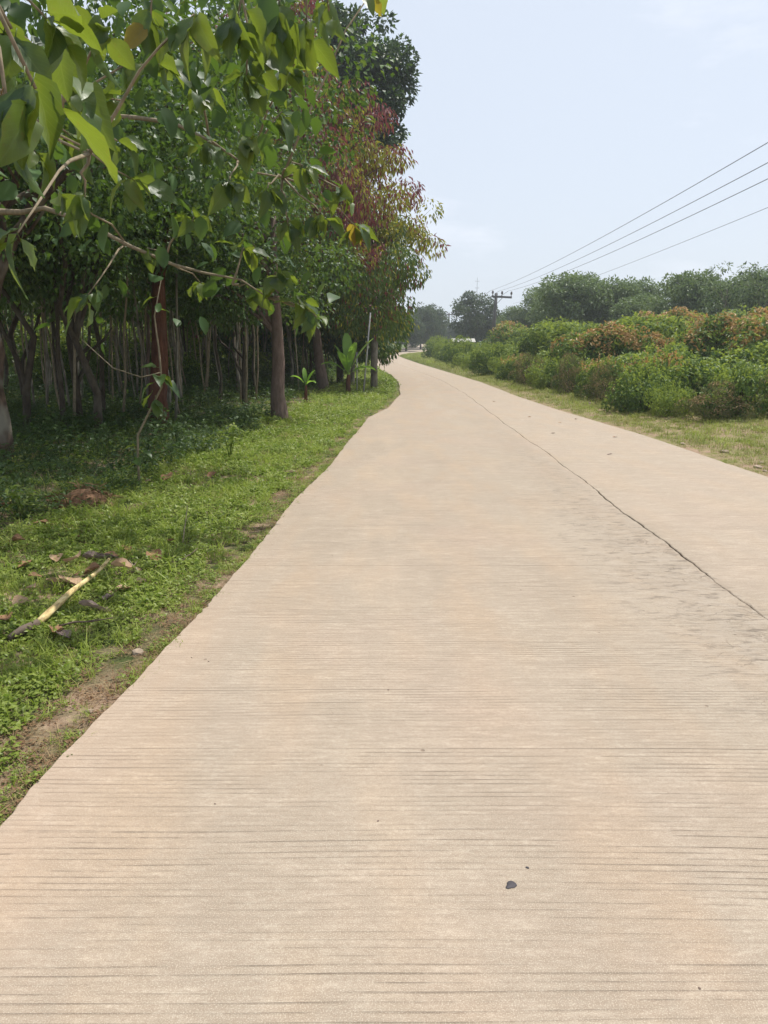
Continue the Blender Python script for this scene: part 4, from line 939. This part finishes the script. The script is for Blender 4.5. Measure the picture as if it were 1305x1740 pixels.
for i, (x, y, s_) in enumerate([(5.0, 10.2, .06), (5.25, 10.6, .045), (4.95, 9.9, .04), (5.15, 11.6, .07), (5.6, 21.0, .08), (4.9, 12.6, .05)]):
    stone('stone', x, y, s_, ['grey stone half sunk in the right verge, largest of its cluster', 'small stone just behind the largest verge stone', 'small stone in front of the largest verge stone', 'pale stone on the right verge beyond the stone cluster', 'pale litter-like stone under the right hedge far along the verge', 'smallest far stone at the right edge of the slab'][i], 'stone', 40 + i, .45)

# ------------------------------------------------------------------ hedge and shrubs on the right
def bush_meshes(seed, w_, d_, h, lm, per, lL, lW, ncl=34, tip=None, tipf=.5, droop=.2, rcl=(.24, .50), skirt=True):
    global rs; k_ = rs; rs = np.random.RandomState(seed); random.seed(seed)
    ells = [(0, 0, h * .52, w_ * .5, d_ * .5, h * .44)] + ([(0, -.02, h * .28, w_ * .52, d_ * .5, h * .26)] if skirt else [])
    cs, rr = clumps_in(ells, ncl, *rcl, shell=.8); rr = rr * h / 1.4
    P, D, Nn = clump_shell(cs, rr, per, np.array([0, 0, h * .35]))
    ok = P[:, 2] > .02; P, D, Nn = P[ok], D[ok], Nn[ok]
    k = len(P); mi = np.zeros(k, int)
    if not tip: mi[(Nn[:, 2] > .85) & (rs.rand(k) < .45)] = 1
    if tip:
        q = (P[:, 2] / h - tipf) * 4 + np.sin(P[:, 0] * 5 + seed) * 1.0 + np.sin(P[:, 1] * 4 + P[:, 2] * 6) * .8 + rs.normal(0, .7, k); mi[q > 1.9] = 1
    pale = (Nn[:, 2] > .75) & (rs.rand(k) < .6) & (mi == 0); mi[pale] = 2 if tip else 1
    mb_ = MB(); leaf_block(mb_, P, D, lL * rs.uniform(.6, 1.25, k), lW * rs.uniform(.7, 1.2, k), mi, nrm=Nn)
    nsh = 26; a_ = rs.uniform(0, 6.28, nsh); q_ = np.sqrt(rs.rand(nsh)) * .46; b0 = np.stack([np.cos(a_) * q_ * w_, np.sin(a_) * q_ * d_, h * (.98 - .9 * q_ ** 2)], 1)
    for p_ in b0:
        ln_ = rs.uniform(.08, .26) * h; tt = np.linspace(0, 1, 9)[:, None]; dirn = np.array([rs.normal(0, .25), rs.normal(0, .25), 1.0]); pp = p_ - np.array([0, 0, .1 * h]) + dirn * tt * ln_
        leaf_block(mb_, pp, rs.normal(0, .7, (9, 3)) + np.array([0, 0, .6]), lL * .9, lW * .9, 1 if (tip and rs.rand() < .6) else (0 if lm == 'weedy' else (2 if tip else 1)))
    sb = MB()
    for c in cs[rs.permutation(len(cs))[:16]]:
        tube(sb, curve((random.gauss(0, .1), random.gauss(0, .1), -.05), tuple(c), .04, 5, .03), [.022, .018, .014, .010, .005], 4, 0, 0, False)
    rs = k_
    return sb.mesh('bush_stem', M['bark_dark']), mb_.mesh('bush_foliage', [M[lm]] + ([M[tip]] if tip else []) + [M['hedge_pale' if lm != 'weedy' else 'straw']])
def put_bush(me, loc, rz, s, label, group, name='shrub', sz=None, cat='shrub'):
    t = empty(name, loc, rz); t.scale = (s, s, sz or s); link('stem', me[0], t); link('foliage', me[1], t); tag(t, label, cat, group); return t
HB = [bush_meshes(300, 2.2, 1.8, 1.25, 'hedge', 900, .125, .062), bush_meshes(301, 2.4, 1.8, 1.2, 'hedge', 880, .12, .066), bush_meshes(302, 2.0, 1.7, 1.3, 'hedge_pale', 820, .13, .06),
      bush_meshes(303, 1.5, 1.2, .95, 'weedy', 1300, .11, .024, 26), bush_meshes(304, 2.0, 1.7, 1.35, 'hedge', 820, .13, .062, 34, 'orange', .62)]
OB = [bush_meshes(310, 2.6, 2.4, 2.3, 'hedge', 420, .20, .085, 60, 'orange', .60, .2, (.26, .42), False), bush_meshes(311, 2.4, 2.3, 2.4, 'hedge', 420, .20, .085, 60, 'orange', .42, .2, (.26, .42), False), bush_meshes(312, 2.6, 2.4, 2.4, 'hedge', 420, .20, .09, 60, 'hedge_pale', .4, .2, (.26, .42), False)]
front = [  # x, y, kind, scale, zscale
    (8.9, 16.2, 0, 1.05, 1.15), (7.35, 16.1, 1, 1.0, 1.1), (8.1, 15.5, 3, 1.1, 1.0), (6.95, 15.9, 3, 1.1, .95), (6.2, 16.9, 2, .72, .8), (6.15, 18.3, 0, 1.05, 1.15), (6.9, 19.4, 4, 1.0, 1.2), (5.95, 20.1, 3, .9, .9), (6.2, 21.4, 3, 1.1, 1.0), (6.4, 22.6, 4, 1.05, 1.15), (5.9, 24.4, 3, 1.2, 1.1), (6.3, 25.7, 1, .95, 1.05), (5.95, 27.4, 2, .95, 1.1), (5.55, 29.6, 3, 1.25, 1.0), (5.85, 30.8, 0, .95, 1.1), (5.7, 33.2, 4, .95, 1.05), (5.6, 36, 2, 1.05, 1.1), (5.45, 39, 0, 1.1, 1.15), (5.3, 42.5, 1, 1.1, 1.15), (5.3, 46.5, 2, 1.2, 1.1), (5.2, 51, 0, 1.2, 1.2), (5.2, 56, 1, 1.3, 1.2), (5.2, 62, 0, 1.3, 1.2), (5.2, 69, 2, 1.4, 1.2), (5.3, 77, 0, 1.4, 1.2), (5.5, 86, 1, 1.4, 1.25)]
ordn = ['rightmost', 'second', 'third', 'fourth', 'fifth', 'sixth', 'seventh', 'eighth', 'ninth', 'tenth', 'eleventh', 'twelfth', 'thirteenth', 'fourteenth', 'fifteenth', 'sixteenth', 'seventeenth', 'eighteenth', 'nineteenth', 'twentieth', 'twenty-first', 'twenty-second', 'twenty-third', 'twenty-fourth', 'twenty-fifth', 'twenty-sixth', 'twenty-seventh', 'twenty-eighth', 'twenty-ninth', 'thirtieth']
look = {0: 'dense green shrub', 1: 'broad green shrub', 2: 'pale green shrub', 3: 'low brownish weedy bush', 4: 'green shrub with orange shoots'}
fr_s = sorted(front, key=lambda q: -q[0] / q[1])
for i, (x, y, k, s_, sz) in enumerate(fr_s):
    lab = f'{look[k]} in the hedge front row, ' + ('rightmost' if i == 0 else f'{ordn[i]} from the right edge')
    put_bush(HB[k], (x, y, gz(x, y) - .03), i * 2.1, s_ * (.73 + .12 * math.sin(i * 2.7)), lab, 'shrubs in the front row of the right hedge', 'shrub', s_ * sz * (.84 + .14 * math.sin(i * 1.9)))
second = [(10.2, 18.2, 1, 1.1, 1.3), (8.8, 18.4, 0, 1.15, 1.3), (7.6, 18.2, 1, 1.0, 1.2), (7.6, 21.4, 0, 1.2, 1.3), (10.0, 21.0, 1, 1.3, 1.4), (8.9, 22.6, 2, 1.3, 1.35), (7.6, 24.6, 1, 1.2, 1.3), (7.3, 28.2, 0, 1.2, 1.3), (7.4, 31.5, 2, 1.3, 1.3), (7.0, 35.5, 0, 1.3, 1.35), (7.0, 40.5, 1, 1.4, 1.35), (7.2, 46, 2, 1.5, 1.4), (7.2, 53, 0, 1.6, 1.4), (11.6, 21.5, 0, 1.3, 1.4), (7.4, 62, 1, 1.8, 1.4), (7.8, 74, 0, 1.9, 1.5)]
for i, (x, y, k, s_, sz) in enumerate(sorted(second, key=lambda q: -q[0] / q[1])):
    put_bush(HB[k], (x, y, gz(x, y) - .03), i * 1.7 + 1, s_, f'taller {look[k]} just behind the hedge front row, ' + ('rightmost in the photo' if i == 0 else f'{ordn[i]} from the right edge'), 'shrubs behind the front row of the right hedge', 'shrub', sz * (.72 + .14 * math.sin(i * 2.3)))
third = [(12.6, 25.0, 1, 1.0), (11.6, 26.8, 0, .95), (13.6, 28.5, 2, 1.15), (10.6, 27.4, 0, .9), (9.3, 27.6, 1, .82), (8.0, 27.2, 1, .92), (7.2, 27.6, 0, .85), (10.2, 30.5, 2, 1.15), (15.2, 33.0, 2, 1.15), (16.0, 30.5, 0, 1.1), (14.4, 29.8, 1, 1.05), (7.7, 34.5, 2, 1.0), (8.6, 40, 2, 1.05), (12.8, 38, 0, 1.2), (15, 40, 1, 1.2), (18.5, 38, 2, 1.3), (19.5, 42, 2, 1.3), (11, 44, 2, 1.2), (9.2, 50, 2, 1.2), (9.5, 60, 0, 1.2), (12, 55, 2, 1.3)]
lk3 = {0: 'small tree with orange new leaves', 1: 'small tree flushed orange all over its top', 2: 'rounded bright green small tree'}
for i, (x, y, k, s_) in enumerate(sorted(third, key=lambda q: -q[0] / q[1])):
    put_bush(OB[k], (x, y, gz(x, y) - .03), i * 1.3, s_ * (.90 + .10 * math.sin(i * 2.9)), f'{lk3[k]} behind the hedge, ' + ('rightmost' if i == 0 else f'{ordn[i]} from the right edge'), 'small fruit trees behind the right hedge', 'small_tree', None, 'small tree')

US = [bush_meshes(330 + k, 3.8, 2.6, 2.5, 'mid', 150, .24, .12, 40, None, .5, .2, (.3, .5)) for k in range(2)]
k_ = 0
for x in np.arange(-31, -4.5, 2.5):
    yy_ = 47 + 2.2 * math.sin(x * 1.3)
    put_bush(US[k_ % 2], (float(x), yy_, gz(x, yy_)), x * 1.1, 1.0 + .15 * math.sin(x * 2), 'leafy thicket closing the view behind the shaded trunks', 'thickets behind the shaded trunks', 'thicket', 1.35, 'thicket'); k_ += 1
for x, yy_, s_ in [(-9.6, 22.5, .5), (-8.2, 25, .55), (-11.5, 27, .7), (-13.2, 31, .8), (-10.8, 33, .8), (-6.2, 24, .4), (-5.0, 29, .5), (-7.4, 31, .6), (-16, 30, .8), (-9.0, 38, .9), (-4.6, 36, .6), (-14.5, 38, .9)]:
    put_bush(US[k_ % 2], (x, yy_, gz(x, yy_)), x * 1.1, s_, 'low leafy shrub growing between the trunks of the shaded rows', 'low shrubs between the shaded trunks', 'understory_shrub', None, 'shrub'); k_ += 1
# ------------------------------------------------------------------ tree lines beyond
RT = []
for k in range(4):
    RT.append(tree_meshes('plantation_crown_tree', 400 + k, 7, .12, [(0, 0, 4.5, 3.0, 3.0, 2.2), (.8, 0, 5.6, 1.9, 1.9, 1.2), (0, 0, 2.8, 2.6, 2.4, 1.2)], 110, (.5, .95), 210, .28, .15, [M['rubber'], M['mid']], M['bark_pale'], (.1, 0), .35, False, 4.5, lambda P, r: (r.rand(len(P)) < .15).astype(int), 12, 6, .75))
AT = [tree_meshes('airy_field_tree', 410 + k, 8, .10, [(0, 0, 5.4, 2.3, 2.3, 1.9), (.4, 0, 3.2, 2.0, 2.0, 1.2)], 60, (.32, .6), 190, .28, .12, [M['rubber'], M['glossy']], M['bark_pale'], (.1, 0), .35, False, 5.5, lambda P, r: (r.rand(len(P)) < .3).astype(int), 20, 6, .6) for k in range(2)]
line = [(20.5, 96, 1.35), (16.6, 100, .9), (15.5, 66, 1.15), (18.5, 67, 1.05), (18.6, 80, 1.2), (20.3, 62, .92), (22.0, 58, .98), (24.5, 60, .98), (26.0, 56, .92), (28.5, 60, .98), (17.5, 76, 1.2), (23, 72, 1.1), (30.5, 66, 1.1), (26.5, 68, 1.1), (33.5, 62, 1.05), (35, 72, 1.1), (20, 84, 1.2)]
for i, (x, y, s_) in enumerate(sorted(line, key=lambda q: -q[0] / q[1])):
    put_tree('field_tree', RT[i % 4], (x, y, gz(x, y)), i * 1.9, s_ * .92, 'hazy green tree in the wood behind the right shrubs, ' + ('rightmost of the dense ones' if i == 0 else f'{ordn[i]} from the right edge'), 'tree', 'trees of the wood behind the right shrubs', s_ * (.88 + .08 * math.sin(i * 2.1)))
for i, (x, y, s_) in enumerate([(26.6, 52, .98), (24.2, 51.5, .95), (22.3, 52, .88), (28.3, 54, 1.0)]):
    put_tree('airy_tree', AT[i % 2], (x, y, gz(x, y)), i * 2, s_, ['airy dark-leaved tree against the sky near the right edge', 'airy grey-green tree left of the tallest airy one', 'leftmost of the airy trees at the right', 'airy tree cut by the right edge of the photo'][i], 'tree', 'airy trees near the right edge')
FT = [tree_meshes('distant_tree', 420 + k, 9, .2, [(0, 0, 5.2, 3.4, 3.2, 3.4), (1.2, 0, 3.6, 2.6, 2.6, 2.4), (-1, 0, 7.0, 2.0, 2, 1.8)], 90, (.6, 1.1), 110, .45, .26, [M['far'], M['glossy']], M['bark_dark'], (0, 0), .3, False, 5, lambda P, r: (r.rand(len(P)) < .3).astype(int), 8, 6, .75) for k in range(3)]
def ft(i, x, y, s_, lab, grp=None): put_tree('distant_tree', FT[i % 3], (x, y, gz(x, y)), i * 1.7, s_, lab, 'tree', grp)
ft(0, 13.2, 114, .96, 'dark distant tree left of the utility pole, the left one of a pair'); ft(1, 16.6, 116, .62, 'dark distant tree just left of the utility pole, the right one of a pair')
ft(2, 12.6, 118, .5, 'small distant tree at the foot of the dark pair')
for i, (x, y, s_) in enumerate([(3.6, 128, .74), (6.4, 138, .85), (8.6, 146, .86), (11.5, 172, .6), (15, 180, .55), (18, 186, .6), (-1, 118, .9), (-5, 100, 1.1), (-9, 96, 1.1), (21, 178, .7)]):
    ft(i, x, y, s_, f'hazy distant tree where the road disappears, {ordn[i] if i else "first"} counted outward from the road', 'hazy distant trees at the end of the road')
# far wood closing the horizon: one mass
m_ = MB(); rs = np.random.RandomState(77)
ang = rs.uniform(-1.25, 1.25, 1500); dist = rs.uniform(230, 330, 1500); P = np.stack([np.sin(ang) * dist, np.cos(ang) * dist, 1 + 5 * rs.rand(1500) ** .8 * (1 - .25 * rs.rand(1500))], 1)
cs = P; Pp = np.repeat(cs, 9, 0) + rs.normal(0, 1.6, (len(cs) * 9, 3)) * np.array([1, 1, .7]); leaf_block(m_, Pp, rs.normal(0, 1, Pp.shape), 2.0, 1.4, 0)
tag(link('far_wood', m_.mesh('far_wood', M['far'])), 'far-off hazy wood along the horizon', 'wood', kind='stuff')
# trees beyond the shaded rows on the left, seen only between the trunks
for i, (x, y, s_) in enumerate([(-14, 52, 1.1), (-20, 50, 1.1), (-26, 52, 1.1), (-32, 48, 1.1), (-9, 56, 1.1), (-38, 50, 1.1), (-17, 60, 1.3), (-29, 60, 1.3), (-5.5, 60, 1.0), (-4.6, 50, .8)]):
    put_tree('background_tree', RT[i % 4], (x, y, gz(x, y)), i, s_, 'sunlit tree glimpsed between the trunks beyond the shaded rows', 'tree', 'trees beyond the shaded rows')

# ------------------------------------------------------------------ utility poles and wires
def utility_pole(x, y, h, label, lean=0, aw=2.2, ins=3):
    t = empty('utility_pole', (x, y, gz(x, y))); t.rotation_euler = (0, lean, 0)
    m_ = MB(); tube(m_, [(0, 0, -.3), (0, 0, h * .5), (0, 0, h)], [.24, .20, .16], 10); link('pole', m_.mesh('pole', M['pole_grey']), t)
    m_ = MB(); box(m_, (-.5, -.16, h - .50), (aw - .45, -.02, h - .28)); box(m_, (-.5, .02 + .11, h - .42), (aw - .45, .25, h - .28)); link('crossarm', m_.mesh('crossarm', M['steel']), t)
    m_ = MB(); tube(m_, [(.08, -.16, h - 1.2), (.8, -.16, h - .38)], .03, 5); link('brace', m_.mesh('brace', M['steel']), t)
    pts = []
    for k in range(ins):
        xx = -.42 + k * (aw - .1) / (ins - 1) - (.0 if k else 0)
        m_ = MB(); tube(m_, [(xx, -.08, h - .28), (xx, -.08, h - .1), (xx, -.08, h - .05), (xx, -.08, h + .05), (xx, -.08, h + .12), (xx, -.08, h + .24)], [.04, .04, .12, .12, .10, .08], 8)
        link('insulator', m_.mesh('insulator', M['porcelain']), t); pts.append(Vector((x + xx, y - .08, gz(x, y) + h + .22)))
    tag(t, label, 'utility pole', 'utility poles'); return pts
H1 = 6.9
p1 = utility_pole(12.3, 90, H1, 'grey utility pole with a crossarm and three insulators above the right hedge', .05)
p2 = utility_pole(15.2, 186, 7.0, 'farther small utility pole with a crossarm in the hazy gap', 0)
p3 = utility_pole(12.2, 176, 6.3, 'shortest distant pole at the left of the hazy gap', 0, 1.6)
def wire(a, c, sag, lab, r_=.013, n=28):
    m_ = MB(); a = Vector(a); c = Vector(c); pts = []
    for i in range(n):
        t = i / (n - 1); p = a.lerp(c, t); p.z -= sag * 4 * t * (1 - t); pts.append(p - a)
    tube(m_, pts, r_, 5); tag(link('power_line', m_.mesh('power_line', M['wire']), None, a), lab, 'wire', 'overhead wires')
near = [(11.35, 13, 7.78), (11.42, 13, 7.22), (11.5, 13, 6.78)]
for k in range(3):
    wire(p1[k], near[k], .55, ['topmost overhead wire running up to the right edge', 'second overhead wire from the top', 'third overhead wire from the top'][k], .012)
    wire(p1[k], p2[k], .8, f'far overhead wire between the two utility poles, {["left", "middle", "right"][k]} strand', .02)
wire((14.6, 90, 5.9), (11.7, 13, 6.0), .35, 'lowest and faintest overhead wire, apart from the upper three', .008)
mb = MB(); tube(mb, [(0, 0, 0), (0, 0, 11), (0, 0, 14.8)], [.08, .05, .03], 6)
for k in range(5): tube(mb, [(-.5, 0, 8 + k * 1.5), (.5, 0, 8 + k * 1.5)], .03, 4)
tag(link('antenna_mast', mb.mesh('antenna_mast', M['steel']), None, (21.5, 185, gz(21.5, 185))), 'thin antenna mast rising above the distant dark trees', 'mast')
# ------------------------------------------------------------------ small shed with pale roof, dark wall
sh = empty('shed', (9.6, 96, gz(9.6, 96))); tag(sh, 'low shed with a pale roof half hidden behind the far hedge', 'shed')
m_ = MB(); box(m_, (-1.3, -1, 0), (1.3, 1, 1.55)); link('wall', m_.mesh('wall', M['wall_brown']), sh)
m_ = MB(); m_.add([(-1.4, -1.4, 1.55), (1.4, -1.4, 1.55), (1.4, 0, 1.95), (-1.4, 0, 1.95), (-1.4, 1.4, 1.55), (1.4, 1.4, 1.55), (-1.4, -1.4, 1.50), (1.4, -1.4, 1.50), (1.4, 0, 1.90), (-1.4, 0, 1.90), (-1.4, 1.4, 1.50), (1.4, 1.4, 1.50)], np.array([(0, 1, 2, 3), (3, 2, 5, 4), (7, 6, 9, 8), (8, 9, 10, 11), (0, 6, 7, 1), (5, 11, 10, 4), (1, 7, 8, 2), (2, 8, 11, 5), (6, 0, 3, 9), (9, 3, 4, 10)])); link('roof', m_.mesh('roof', M['roof_white']), sh)
wl = empty('low_wall', (0, 0, 0)); tag(wl, 'low dark wall across the far end of the road below the hazy trees', 'wall')
m_ = MB(); box(m_, (2, 196, .9), (19, 196.25, 2.5)); link('block_panel', m_.mesh('block_panel', M['wall_dark']), wl)
m_ = MB(); box(m_, (1.9, 195.9, 2.5), (19.1, 196.35, 2.62)); link('coping', m_.mesh('coping', M['pole_grey']), wl)

# ------------------------------------------------------------------ haze
hb = MB(); box(hb, (-700, -80, -1.4), (700, 700, 20.5))
b = NB('haze'); pv = b('VolumePrincipled'); pv.inputs['Color'].default_value = (.86, .92, 1, 1); pv.inputs['Density'].default_value = .0008; pv.inputs['Anisotropy'].default_value = .35
b.t.links.new(pv.outputs[0], b.out.inputs['Volume'])
tag(link('haze', hb.mesh('haze', b.mat)), 'thin pale haze in the air', 'haze', kind='stuff')
